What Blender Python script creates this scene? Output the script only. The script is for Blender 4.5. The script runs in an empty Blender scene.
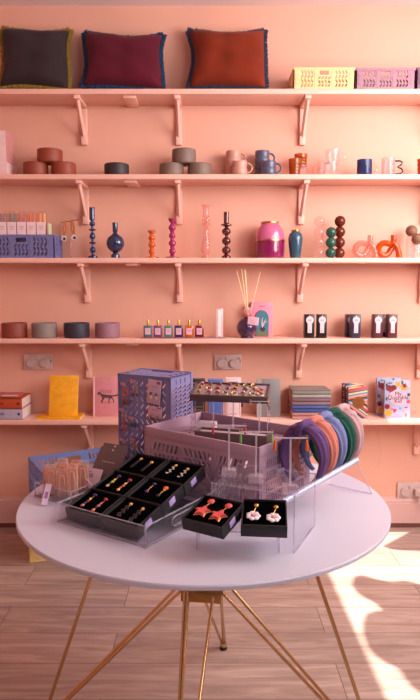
import bpy, bmesh, math, random
from mathutils import Vector, Matrix
random.seed(7)
PI = math.pi
COL = bpy.context.scene.collection

# ------------------------------------------------------------------ camera model
F_PX, PITCH, CX, CY, CAM_H = 612.7, 0.1035, 207.5, 350.0, 1.3373
CP, SP = math.cos(PITCH), math.sin(PITCH)
def ray(px, py):
    u, v = (px - CX) / F_PX, (CY - py) / F_PX
    return u, CP + SP * v, v * CP - SP
def W(px, py, Y):                       # point of the plane at depth Y seen at a pixel
    x, y, z = ray(px, py); t = Y / y
    return x * t, CAM_H + z * t
def T(px, py, z):                       # point of the level plane z seen at a pixel
    x, y, w = ray(px, py); t = (z - CAM_H) / w
    return x * t, y * t

# ------------------------------------------------------------------ materials
def srgb(r, g, b):
    f = lambda c: (c / 255) / 12.92 if c / 255 <= .04045 else ((c / 255 + .055) / 1.055) ** 2.4
    return (f(r), f(g), f(b), 1)
MATS = {}
def mat(name, rgb, rough=.5, metal=0., var=.06, scale=30., bump=0., bscale=200., coat=0., trans=0., sheen=0., spec=.5, stretch=None):
    if name in MATS: return MATS[name]
    m = bpy.data.materials.new(name); m.use_nodes = True
    nt = m.node_tree; b = nt.nodes['Principled BSDF']
    c = srgb(*rgb)
    tc = nt.nodes.new('ShaderNodeTexCoord'); mp = nt.nodes.new('ShaderNodeMapping')
    if stretch: mp.inputs['Scale'].default_value = stretch
    nz = nt.nodes.new('ShaderNodeTexNoise'); nz.inputs['Scale'].default_value = scale; nz.inputs['Detail'].default_value = 4
    rp = nt.nodes.new('ShaderNodeValToRGB')
    rp.color_ramp.elements[0].position = .3; rp.color_ramp.elements[1].position = .7
    rp.color_ramp.elements[0].color = (c[0] * (1 - var), c[1] * (1 - var), c[2] * (1 - var), 1)
    rp.color_ramp.elements[1].color = (min(1, c[0] * (1 + var)), min(1, c[1] * (1 + var)), min(1, c[2] * (1 + var)), 1)
    L = nt.links
    L.new(tc.outputs['Object'], mp.inputs['Vector']); L.new(mp.outputs['Vector'], nz.inputs['Vector'])
    L.new(nz.outputs['Fac'], rp.inputs['Fac']); L.new(rp.outputs['Color'], b.inputs['Base Color'])
    b.inputs['Roughness'].default_value = rough; b.inputs['Metallic'].default_value = metal
    b.inputs['Coat Weight'].default_value = coat; b.inputs['Transmission Weight'].default_value = trans
    b.inputs['Sheen Weight'].default_value = sheen; b.inputs['Specular IOR Level'].default_value = spec
    if bump:
        n2 = nt.nodes.new('ShaderNodeTexNoise'); n2.inputs['Scale'].default_value = bscale; n2.inputs['Detail'].default_value = 3
        bp = nt.nodes.new('ShaderNodeBump'); bp.inputs['Strength'].default_value = bump; bp.inputs['Distance'].default_value = .004
        L.new(mp.outputs['Vector'], n2.inputs['Vector']); L.new(n2.outputs['Fac'], bp.inputs['Height']); L.new(bp.outputs['Normal'], b.inputs['Normal'])
    MATS[name] = m
    return m
def clear(name, tint, body=0., rough=.03, ior=1.5, bodycol=None):
    """thin clear or tinted sheet: tinted see-through plus mirror gloss by Fresnel, with a share of milky body"""
    if name in MATS: return MATS[name]
    m = bpy.data.materials.new(name); m.use_nodes = True
    nt = m.node_tree; nt.nodes.clear(); L = nt.links
    out = nt.nodes.new('ShaderNodeOutputMaterial')
    tr = nt.nodes.new('ShaderNodeBsdfTransparent'); tr.inputs['Color'].default_value = srgb(*tint)
    gl = nt.nodes.new('ShaderNodeBsdfGlossy'); gl.inputs['Roughness'].default_value = rough
    fr = nt.nodes.new('ShaderNodeFresnel'); fr.inputs['IOR'].default_value = ior
    nz = nt.nodes.new('ShaderNodeTexNoise'); nz.inputs['Scale'].default_value = 6
    mx = nt.nodes.new('ShaderNodeMixShader')
    src = tr
    if body > 0:
        df = nt.nodes.new('ShaderNodeBsdfDiffuse')
        c = srgb(*(bodycol or tint)); df.inputs['Color'].default_value = c
        hs = nt.nodes.new('ShaderNodeMapRange'); hs.inputs['To Min'].default_value = body * .85; hs.inputs['To Max'].default_value = min(1, body * 1.15)
        L.new(nz.outputs['Fac'], hs.inputs['Value'])
        m0 = nt.nodes.new('ShaderNodeMixShader'); L.new(hs.outputs['Result'], m0.inputs['Fac'])
        L.new(tr.outputs[0], m0.inputs[1]); L.new(df.outputs[0], m0.inputs[2]); src = m0
    ge = nt.nodes.new('ShaderNodeNewGeometry'); iv = nt.nodes.new('ShaderNodeMath'); iv.operation = 'SUBTRACT'; iv.inputs[0].default_value = 1
    L.new(ge.outputs['Backfacing'], iv.inputs[1]); ml = nt.nodes.new('ShaderNodeMath'); ml.operation = 'MULTIPLY'
    L.new(fr.outputs[0], ml.inputs[0]); L.new(iv.outputs[0], ml.inputs[1])
    L.new(ml.outputs[0], mx.inputs['Fac']); L.new(src.outputs[0], mx.inputs[1]); L.new(gl.outputs[0], mx.inputs[2])
    L.new(mx.outputs[0], out.inputs['Surface'])
    MATS[name] = m
    return m

# ------------------------------------------------------------------ mesh builder
class MB:
    def __init__(s): s.bm = bmesh.new(); s.M = Matrix.Identity(4); s.mi = 0
    def v(s, p): return s.bm.verts.new(s.M @ Vector(p))
    def f(s, vs):
        try: q = s.bm.faces.new(vs); q.material_index = s.mi; return q
        except ValueError: return None
    def quad(s, pts): return s.f([s.v(p) for p in pts])
    def box(s, c, d, rot=None, bev=0, taper=1.0, seg=2):
        R = Matrix.Translation(c) @ (rot.to_4x4() if rot else Matrix.Identity(4))
        vs = []
        for k in (-1, 1):
            for (i, j) in ((-1, -1), (1, -1), (1, 1), (-1, 1)):
                t = taper if k == 1 else 1
                vs.append(s.v(R @ Vector((i * d[0] / 2 * t, j * d[1] / 2 * t, k * d[2] / 2))))
        fs = [s.f([vs[i] for i in q]) for q in ((3, 2, 1, 0), (4, 5, 6, 7), (0, 1, 5, 4), (1, 2, 6, 5), (2, 3, 7, 6), (3, 0, 4, 7))]
        if bev:
            es = list({e for f in fs for e in f.edges})
            r = bmesh.ops.bevel(s.bm, geom=es, offset=bev, segments=seg, affect='EDGES', profile=.5)
            for f in r['faces']: f.material_index = s.mi
        return s
    def lathe(s, prof, c=(0, 0, 0), n=24, rot=None, sx=1., sy=1.):
        R = Matrix.Translation(c) @ (rot.to_4x4() if rot else Matrix.Identity(4))
        rings = []
        for (r, z) in prof:
            if r < 1e-6: rings.append([s.v(R @ Vector((0, 0, z)))])
            else: rings.append([s.v(R @ Vector((r * sx * math.cos(2 * PI * k / n), r * sy * math.sin(2 * PI * k / n), z))) for k in range(n)])
        for a, b in zip(rings, rings[1:]):
            for k in range(n):
                k2 = (k + 1) % n
                if len(a) == 1 and len(b) == 1: continue
                if len(a) == 1: s.f([a[0], b[k2], b[k]])
                elif len(b) == 1: s.f([a[k], a[k2], b[0]])
                else: s.f([a[k], a[k2], b[k2], b[k]])
        return s
    def ball(s, c, r, n=16, m=10, sc=(1, 1, 1)):
        rings = []
        for i in range(m + 1):
            th = PI * i / m - PI / 2
            rr, z = r * math.cos(th), r * math.sin(th)
            if i in (0, m): rings.append([s.v((c[0], c[1], c[2] + z * sc[2]))])
            else: rings.append([s.v((c[0] + rr * math.cos(2 * PI * k / n) * sc[0], c[1] + rr * math.sin(2 * PI * k / n) * sc[1], c[2] + z * sc[2])) for k in range(n)])
        for a, b in zip(rings, rings[1:]):
            for k in range(n):
                k2 = (k + 1) % n
                if len(a) == 1: s.f([a[0], b[k2], b[k]])
                elif len(b) == 1: s.f([a[k], a[k2], b[0]])
                else: s.f([a[k], a[k2], b[k2], b[k]])
        return s
    def tube(s, pts, r, n=8, closed=False, flat=None):
        """sweep a circle (or an ellipse flat=(a,b) with a given up vector) along pts"""
        pts = [Vector(p) for p in pts]; N = len(pts)
        rs = r if isinstance(r, (list, tuple)) else [r] * N
        up = None; rings = []
        for i, p in enumerate(pts):
            if closed: t = (pts[(i + 1) % N] - pts[i - 1])
            else: t = pts[min(i + 1, N - 1)] - pts[max(i - 1, 0)]
            t.normalize()
            if up is None:
                up = Vector((0, 0, 1)) if abs(t.z) < .9 else Vector((0, 1, 0))
            if flat: up = Vector(flat[2])
            a = (up - t * up.dot(t)).normalized(); b = t.cross(a)
            if not flat: up = a
            fa, fb = (flat[0], flat[1]) if flat else (1, 1)
            rings.append([s.v(p + a * rs[i] * fa * math.cos(2 * PI * k / n) + b * rs[i] * fb * math.sin(2 * PI * k / n)) for k in range(n)])
        pr = list(zip(rings, rings[1:])) + ([(rings[-1], rings[0])] if closed else [])
        for A, B in pr:
            for k in range(n): s.f([A[k], A[(k + 1) % n], B[(k + 1) % n], B[k]])
        if not closed: s.f(rings[0][::-1]); s.f(rings[-1])
        return s
    def cyl(s, p0, p1, r, n=12): return s.tube([p0, p1], r, n)
    def prism(s, poly, h, M=None):
        """polygon in local XY raised by h along local Z, placed by M"""
        M = M or Matrix.Identity(4)
        a = [s.v(M @ Vector((x, y, 0))) for x, y in poly]; b = [s.v(M @ Vector((x, y, h))) for x, y in poly]
        s.f(a[::-1]); s.f(b)
        n = len(poly)
        for k in range(n): s.f([a[k], a[(k + 1) % n], b[(k + 1) % n], b[k]])
        return s
    def build(s, name, mats, parent=None, smooth=40, loc=None):
        me = bpy.data.meshes.new(name)
        bmesh.ops.recalc_face_normals(s.bm, faces=s.bm.faces)
        s.bm.to_mesh(me); s.bm.free()
        for m in (mats if isinstance(mats, (list, tuple)) else [mats]): me.materials.append(m)
        if smooth:
            for p in me.polygons: p.use_smooth = True
            me.set_sharp_from_angle(angle=math.radians(smooth))
        o = bpy.data.objects.new(name, me); COL.objects.link(o)
        if parent is not None: o.parent = parent
        if loc: o.location = loc
        return o
def tag(o, label, cat, group=None):
    o['label'] = label; o['category'] = cat
    if group: o['group'] = group
    return o
def thing(name, label, cat, loc=(0, 0, 0), rz=0., group=None):
    o = bpy.data.objects.new(name, None); COL.objects.link(o)
    o.empty_display_size = .02; o.location = loc; o.rotation_euler = (0, 0, rz)
    return tag(o, label, cat, group)
def struct(o):
    o['kind'] = 'structure'; return o
def dup(root, loc, rz, label, group=None):
    r = root.copy(); COL.objects.link(r); r.location = loc; r.rotation_euler = (root.rotation_euler[0], root.rotation_euler[1], rz)
    r['label'] = label
    if group: r['group'] = group
    for ch in list(root.children):
        c = ch.copy(); COL.objects.link(c); c.parent = r
        for g in list(ch.children):
            d = g.copy(); COL.objects.link(d); d.parent = c
    return r
def text(name, s, size, m, parent, loc, rot, extr=.0004, align='CENTER', sx=1.):
    cu = bpy.data.curves.new(name, 'FONT'); cu.body = s; cu.size = size; cu.extrude = extr; cu.align_x = align; cu.align_y = 'CENTER'; cu.resolution_u = 3
    t = bpy.data.objects.new(name, cu); COL.objects.link(t)
    bpy.context.view_layer.update()
    me = bpy.data.meshes.new_from_object(t.evaluated_get(bpy.context.evaluated_depsgraph_get()))
    bpy.data.objects.remove(t, do_unlink=True)
    me.materials.clear(); me.materials.append(m)
    o = bpy.data.objects.new(name, me); COL.objects.link(o); o.parent = parent
    o.location = loc; o.rotation_euler = rot; o.scale = (sx, 1, 1)
    return o
ORD = ['leftmost', 'second from left', 'third from left', 'fourth from left', 'fifth from left', 'sixth from left', 'seventh from left', 'eighth from left', 'ninth from left', 'tenth from left', 'eleventh from left']
FACE = (PI / 2, 0, 0)                  # text facing the viewer (-Y)

# ------------------------------------------------------------------ room
YW = 3.311; YF = 3.111
wall_paint = mat('wall_paint', (228, 168, 147), .62, var=.035, scale=3, bump=.06, bscale=60)
shelf_paint = mat('shelf_paint', (238, 186, 170), .42, var=.02, scale=5, bump=.02, bscale=40)
skirt_paint = mat('skirting_paint', (214, 172, 166), .45, var=.03, scale=8)
ceil_paint = mat('ceiling_paint', (240, 220, 220), .8, var=.03, scale=4)
dark_gap = mat('skirting_dark_strip', (112, 66, 56), .7)  # dark brown, for the strip between skirting and floor

def floor_material():
    m = bpy.data.materials.new('oak_laminate'); m.use_nodes = True
    nt = m.node_tree; L = nt.links; b = nt.nodes['Principled BSDF']
    tc = nt.nodes.new('ShaderNodeTexCoord')
    mp = nt.nodes.new('ShaderNodeMapping'); mp.inputs['Location'].default_value = (.35, .053, 0)
    L.new(tc.outputs['Object'], mp.inputs['Vector'])
    br = nt.nodes.new('ShaderNodeTexBrick'); br.offset = .37; br.offset_frequency = 2; br.squash = 1
    br.inputs['Scale'].default_value = 1; br.inputs['Brick Width'].default_value = 1.28; br.inputs['Row Height'].default_value = .192
    br.inputs['Mortar Size'].default_value = .0016; br.inputs['Mortar Smooth'].default_value = .2; br.inputs['Bias'].default_value = 0
    br.inputs['Color1'].default_value = (0, 0, 0, 1); br.inputs['Color2'].default_value = (1, 1, 1, 1); br.inputs['Mortar'].default_value = (.5, .5, .5, 1)
    L.new(mp.outputs['Vector'], br.inputs['Vector'])
    # grain: long noise, shifted per plank
    sh = nt.nodes.new('ShaderNodeVectorMath'); sh.operation = 'MULTIPLY_ADD'
    L.new(br.outputs['Color'], sh.inputs[0]); sh.inputs[1].default_value = (3, 7, 1); L.new(mp.outputs['Vector'], sh.inputs[2])
    mg = nt.nodes.new('ShaderNodeMapping'); mg.inputs['Scale'].default_value = (1.3, 12, 1); L.new(sh.outputs[0], mg.inputs['Vector'])
    ng = nt.nodes.new('ShaderNodeTexNoise'); ng.inputs['Scale'].default_value = 1.6; ng.inputs['Detail'].default_value = 7; ng.inputs['Roughness'].default_value = .62; ng.inputs['Distortion'].default_value = 1.4
    L.new(mg.outputs['Vector'], ng.inputs['Vector'])
    mk = nt.nodes.new('ShaderNodeMapping'); mk.inputs['Scale'].default_value = (2.4, 9, 1); L.new(sh.outputs[0], mk.inputs['Vector'])
    nk = nt.nodes.new('ShaderNodeTexNoise'); nk.inputs['Scale'].default_value = 1.5; nk.inputs['Detail'].default_value = 2; L.new(mk.outputs['Vector'], nk.inputs['Vector'])
    rp = nt.nodes.new('ShaderNodeValToRGB'); e = rp.color_ramp.elements
    e[0].position = .28; e[0].color = srgb(146, 122, 114); e[1].position = .72; e[1].color = srgb(204, 180, 170)
    x = rp.color_ramp.elements.new(.5); x.color = srgb(178, 152, 142)
    L.new(ng.outputs['Fac'], rp.inputs['Fac'])
    kr = nt.nodes.new('ShaderNodeValToRGB'); kr.color_ramp.elements[0].position = .62; kr.color_ramp.elements[0].color = (1, 1, 1, 1); kr.color_ramp.elements[1].position = .8; kr.color_ramp.elements[1].color = (.72, .66, .63, 1)
    L.new(nk.outputs['Fac'], kr.inputs['Fac'])
    mx = nt.nodes.new('ShaderNodeMix'); mx.data_type = 'RGBA'; mx.blend_type = 'MULTIPLY'; mx.inputs['Factor'].default_value = 1
    L.new(rp.outputs['Color'], mx.inputs['A']); L.new(kr.outputs['Color'], mx.inputs['B'])
    pv = nt.nodes.new('ShaderNodeMapRange'); pv.inputs['To Min'].default_value = .86; pv.inputs['To Max'].default_value = 1.08
    L.new(br.outputs['Color'], pv.inputs['Value'])
    m2 = nt.nodes.new('ShaderNodeMix'); m2.data_type = 'RGBA'; m2.blend_type = 'MULTIPLY'; m2.inputs['Factor'].default_value = 1
    L.new(mx.outputs['Result'], m2.inputs['A']); L.new(pv.outputs['Result'], m2.inputs['B'])
    m3 = nt.nodes.new('ShaderNodeMix'); m3.data_type = 'RGBA'; m3.inputs['B'].default_value = srgb(100, 80, 74)
    L.new(br.outputs['Fac'], m3.inputs['Factor']); L.new(m2.outputs['Result'], m3.inputs['A'])
    L.new(m3.outputs['Result'], b.inputs['Base Color'])
    b.inputs['Roughness'].default_value = .42
    bp = nt.nodes.new('ShaderNodeBump'); bp.inputs['Strength'].default_value = .15; bp.inputs['Distance'].default_value = .002
    L.new(ng.outputs['Fac'], bp.inputs['Height']); L.new(bp.outputs['Normal'], b.inputs['Normal'])
    return m

XL, XR, YN = -1.75, 1.95, -1.6
m = MB(); m.box(((XL + XR) / 2, (YW + YN) / 2, -.05), (XR - XL + .4, YW - YN + .4, .1)); struct(m.build('floor', floor_material()))
m = MB(); m.box(((XL + XR) / 2, YW + .06, 1.4), (XR - XL + .24, .12, 2.8)); struct(m.build('wall_back', wall_paint))
m = MB(); m.box((XL - .06, (YW + YN) / 2, 1.4), (.12, YW - YN, 2.8)); struct(m.build('wall_left', wall_paint))
m = MB(); m.box(((XL + XR) / 2, (YW + YN) / 2, 2.82), (XR - XL, YW - YN + .4, .1)); struct(m.build('ceiling', ceil_paint))
m = MB()
m.prism([(0, .026), (-.018, .026), (-.018, .140), (-.014, .143), (-.016, .150), (-.011, .166), (0, .172)], XR - XL, Matrix(((0, 0, 1, XL), (1, 0, 0, YW), (0, 1, 0, 0), (0, 0, 0, 1))))
struct(m.build('baseboard_back', skirt_paint, smooth=20))
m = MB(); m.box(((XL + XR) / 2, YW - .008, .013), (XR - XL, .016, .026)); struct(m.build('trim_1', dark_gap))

# ---- sun through unseen right wall, its opening shaped to give the floor's lit patch
SUN = Vector((-1, .36, -1.88)).normalized()
def to_opening(px, py):
    X, Y = (px, py) if px < 10 else T(px, py, 0); k = (XR - X) / -SUN.x; z = 0.
    return (Y - SUN.y * k, z - SUN.z * k)
lit = [(328.6, 572), (.588, 3.10), (.60, 3.285), (391, 529), (409, 532), (396, 539), (382, 546.5), (396, 550), (440, 552), (480, 570), (440, 586), (420, 584), (405, 580.5), (392, 582), (380, 580),
       (362, 575), (354, 577), (351.5, 585), (356, 592), (365, 598), (376, 604), (382.5, 610.5), (374, 611), (366, 613.5), (362.5, 622), (362.5, 634), (367, 647), (376, 657), (388, 664), (399, 669), (403, 676), (410, 686), (424, 696), (440, 704), (440, 740), (406, 740)]
loop = [(min(a, YW - .02), b) for a, b in (to_opening(*p) for p in lit)]
bm = bmesh.new()
def ring(pts, x):
    vs = [bm.verts.new((x, y, z)) for y, z in pts]
    return [bm.edges.new((vs[i], vs[(i + 1) % len(vs)])) for i in range(len(vs))]
es = ring([(YN, 0), (YW, 0), (YW, 2.78), (YN, 2.78)], XR) + ring(loop, XR)
bmesh.ops.triangle_fill(bm, edges=es, use_beauty=True)
me = bpy.data.meshes.new('wall_right'); bm.to_mesh(me); bm.free(); me.materials.append(wall_paint)
o = bpy.data.objects.new('wall_right', me); COL.objects.link(o); struct(o)

# ------------------------------------------------------------------ shelves
SZ = [2.299, 1.891, 1.480, 1.072, .649]
BX = [W(px, 374, YW)[0] for px in (89.6, 180.2, 298.3, 418)]
SHELF_LAB = ['top pink wall shelf carrying the velvet cushions and two small crates', 'second pink wall shelf from the top, carrying pots and mugs',
             'third pink wall shelf from the top, carrying candlesticks and vases', 'fourth pink wall shelf from the top, carrying bowls, perfumes and tea packs',
             'lowest pink wall shelf carrying books and notebooks']
for i, z in enumerate(SZ):
    s = thing('wall_shelf', SHELF_LAB[i], 'shelf', (0, YW, z), 0, 'pink wall shelves')
    m = MB(); m.box(((XL + XR) / 2, -.1, -.0125), (XR - XL - .1, .199, .025), bev=.003); m.build('board', shelf_paint, s)
    for bx in BX:
        b = MB(); b.box((bx, -.098, -.034), (.030, .185, .018), bev=.002); bo = b.build('bracket', shelf_paint, s)
        b = MB(); b.box((bx, -.008, -.131), (.030, .016, .176), bev=.002); b.box((bx, -.013, -.205), (.031, .026, .046), bev=.003); b.build('wall_plate', shelf_paint, bo)
        b = MB(); p0, p1 = Vector((bx, -.020, -.185)), Vector((bx, -.168, -.043)); d = p1 - p0
        R = Matrix.Rotation(math.atan2(-d.y, -d.z) if False else math.atan2(d.z, -d.y), 3, 'X').inverted()
        b.tube([p0, p1], .0095, 4, flat=(1.2, 1.0, (1, 0, 0))); b.build('brace', shelf_paint, bo, smooth=0)
    if i < 4:
        b = MB(); b.box((W(131, 180, 3.16)[0], -.09, -.031), (.062, .17, .012), bev=.002); b.build('joining_plate', shelf_paint, s)

# ------------------------------------------------------------------ sockets
plate_m = mat('socket_plate', (205, 176, 172), .35); knob_m = mat('socket_cover', (196, 168, 164), .4); slit_m = mat('dark_slit', (70, 52, 52), .6)
def socket(px0, px1, py0, py1, lab, covers=2):
    x0, z0 = W(px0, py1, 3.3); x1, z1 = W(px1, py0, 3.3)
    w, h = x1 - x0, z1 - z0
    t = thing('wall_socket', lab, 'socket', ((x0 + x1) / 2, YW, z0))
    m = MB(); m.box((0, -.007, h / 2), (w, .014, h), bev=.003); p = m.build('face_plate', plate_m, t)
    for k, dx in enumerate((-.23, .23)):
        if k < covers:
            m = MB(); m.lathe([(.0255, 0), (.0255, .010), (.022, .013), (0, .013)], (dx * w, -.014, h * .42), 24, Matrix.Rotation(PI / 2, 3, 'X')); m.build('socket_cover', knob_m, t)
        m = MB(); m.box(((dx + (.2 if k else .17)) * w, -.017, h * .76), (.010, .008, .016), bev=.002); m.build('switch', knob_m, t)
    m = MB(); m.box((w * .46, -.0146, h * .55), (.004, .002, .01)); m.build('indicator', slit_m, t)
    return t, w, h
socket(24, 52, 354, 369.5, 'double wall socket above the yellow book on the left')
socket(214.3, 241.3, 354.5, 369.5, 'double wall socket above the ring tray in the middle')
ts, w, h = socket(397, 425, 482.5, 498.5, 'double wall socket low on the right just above the skirting', covers=1)
pl = thing('plug', 'pink plug with a cable in the low right wall socket', 'plug', (ts.location[0] + .23 * w, YW - .014, ts.location[2]))
m = MB(); m.box((0, -.016, h * .45), (.046, .032, .044), bev=.010); m.build('plug_body', knob_m, pl)
m = MB(); m.tube([(0, -.02, h * .25), (.0, -.024, h * -.05), (.008, -.024, -.028), (.03, -.022, -.046), (.07, -.022, -.05), (.12, -.022, -.052)], .0035, 8); m.build('cable', plate_m, pl)

# ------------------------------------------------------------------ cushions
def cushion(px0, px1, pytop, col, fcol, lab, seed, fr, tilt=0.):
    rnd = random.Random(seed)
    zb = SZ[0]; Yc = 3.19
    x0 = W(px0, 88, Yc)[0]; x1 = W(px1, 88, Yc)[0]; H = W((px0 + px1) / 2, pytop, 3.24)[1] - zb
    fl = .018
    a = (x1 - x0) / 2 - fl; lean = .26; hh = (H / math.cos(lean)) / 2 - fl * .8
    t = thing('cushion', lab, 'cushion', ((x0 + x1) / 2, 3.165, zb), 0, 'velvet cushions on the top shelf')
    ph = [rnd.uniform(0, 6) for _ in range(6)]
    Rl = Matrix.Translation((0, 0, .006)) @ Matrix.Rotation(-lean, 4, 'X') @ Matrix.Rotation(tilt, 4, 'Y') @ Matrix.Translation((0, 0, hh + fl * .6))
    def outline(u, v):
        # concave sides, pointed corners
        x = a * u * (1 - .09 * (1 - v * v)) + .006 * math.sin(3 * v + ph[0]); z = hh * v * (1 - .11 * (1 - u * u)) + .006 * math.sin(2.6 * u + ph[1])
        return x, z
    N = 26; m = MB(); g = {}
    for side in (-1, 1):
        for i in range(N + 1):
            for j in range(N + 1):
                u, v = -1 + 2 * i / N, -1 + 2 * j / N
                if side == 1 and (i in (0, N) or j in (0, N)): g[side, i, j] = g[-1, i, j]; continue
                x, z = outline(u, v)
                th = .075 * ((1 - u ** 4) * (1 - v ** 4)) ** .55
                wr = .004 * math.sin(7 * u + 3 * v + ph[2]) * math.sin(4 * v - 2 * u + ph[3]) * (1 - u * u)
                corner = .006 * math.sin(14 * math.atan2(v, u) + ph[4]) * max(0, (u * u + v * v) - .7) * (1 - max(abs(u), abs(v)))
                g[side, i, j] = m.v(Rl @ Vector((x, side * (th + wr + corner), z)))
    for side in (-1, 1):
        for i in range(N):
            for j in range(N):
                m.f([g[side, i, j], g[side, i + 1, j], g[side, i + 1, j + 1], g[side, i, j + 1]])
    m.build('cushion_cover', mat('velvet_%d' % seed, col, .75, var=.16, scale=9, bump=.25, bscale=350, sheen=.08, spec=.15), t, smooth=180)
    m = MB(); per = []
    n = 64
    for k in range(n): per.append((-1 + 2 * k / n, 1))
    for k in range(n): per.append((1, 1 - 2 * k / n))
    for k in range(n): per.append((1 - 2 * k / n, -1))
    for k in range(n): per.append((-1, -1 + 2 * k / n))
    pts = [Vector((outline(u, v)[0], 0, outline(u, v)[1])) for u, v in per]
    m.tube([Rl @ p for p in pts], .0045, 6, closed=True)
    for k, p in enumerate(pts):
        q = pts[(k + 1) % len(pts)]; d = (q - p).normalized(); nrm = Vector((-d.z, 0, d.x))
        if nrm.dot(p) < 0: nrm = -nrm
        for _ in range(5):
            b0 = p + d * rnd.uniform(-.004, .004) + Vector((0, rnd.uniform(-.006, .006), 0))
            b1 = b0 + nrm * fl * rnd.uniform(.55, 1.0) + d * rnd.uniform(-.0035, .0035)
            m.tube([Rl @ b0, Rl @ b1], [.0032, .0018], 4)
    m.build('fringe', mat('fringe_%d' % seed, fcol, .85, var=.25, scale=120), t, smooth=0)
cushion(-3, 73.5, 26.5, (54, 41, 44), (150, 118, 40), 'charcoal velvet cushion with an olive yellow fringe', 11, 0)
cushion(79, 166.5, 32, (90, 20, 38), (26, 58, 98), 'maroon velvet cushion with a blue fringe', 12, 0, .02)
cushion(186.5, 271, 28, (122, 40, 18), (46, 52, 78), 'rust velvet cushion with a dark slate fringe', 13, 0, -.01)

# ------------------------------------------------------------------ folding plastic crates
def hole_cell(m, fn, u0, u1, v0, v1, hole, t):
    """rectangular cell of a panel with a four-sided through hole; fn maps (u, v, depth)"""
    R = [(u0, v0), (u1, v0), (u1, v1), (u0, v1)]
    fr = [[m.v(fn(p[0], p[1], d)) for p in R] for d in (0, t)]
    fh = [[m.v(fn(p[0], p[1], d)) for p in hole] for d in (0, t)]
    for k in range(4):
        k2 = (k + 1) % 4
        m.f([fr[0][k], fr[0][k2], fh[0][k2], fh[0][k]]); m.f([fr[1][k2], fr[1][k], fh[1][k], fh[1][k2]])
        m.f([fh[0][k], fh[0][k2], fh[1][k2], fh[1][k]])
def solid(m, fn, u0, u1, v0, v1, d0, d1):
    P = [(u0, v0), (u1, v0), (u1, v1), (u0, v1)]
    a = [m.v(fn(p[0], p[1], d0)) for p in P]; b = [m.v(fn(p[0], p[1], d1)) for p in P]
    m.f(a[::-1]); m.f(b)
    for k in range(4): m.f([a[k], a[(k + 1) % 4], b[(k + 1) % 4], b[k]])
def slots(m, fn, u0, u1, v0, v1, nu, nv, t, sl, alt=True, th=.52, mg=.13):
    du, dv = (u1 - u0) / nu, (v1 - v0) / nv
    for i in range(nu):
        for j in range(nv):
            s = sl * (-1 if (alt and (j % 2)) else 1)
            a, b, c, d = u0 + i * du, u0 + (i + 1) * du, v0 + j * dv, v0 + (j + 1) * dv
            m_, h = (a + b) / 2, du * th / 2
            k = du * .5 * s - (h * (1 if s > 0 else -1)); k = max(-du * .5 + h, min(du * .5 - h, k)) * .96
            lo, hi = c + dv * mg, d - dv * mg
            hole_cell(m, fn, a, b, c, d, [(m_ - k - h, lo), (m_ - k + h, lo), (m_ + k + h, hi), (m_ + k - h, hi)], t)
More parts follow.
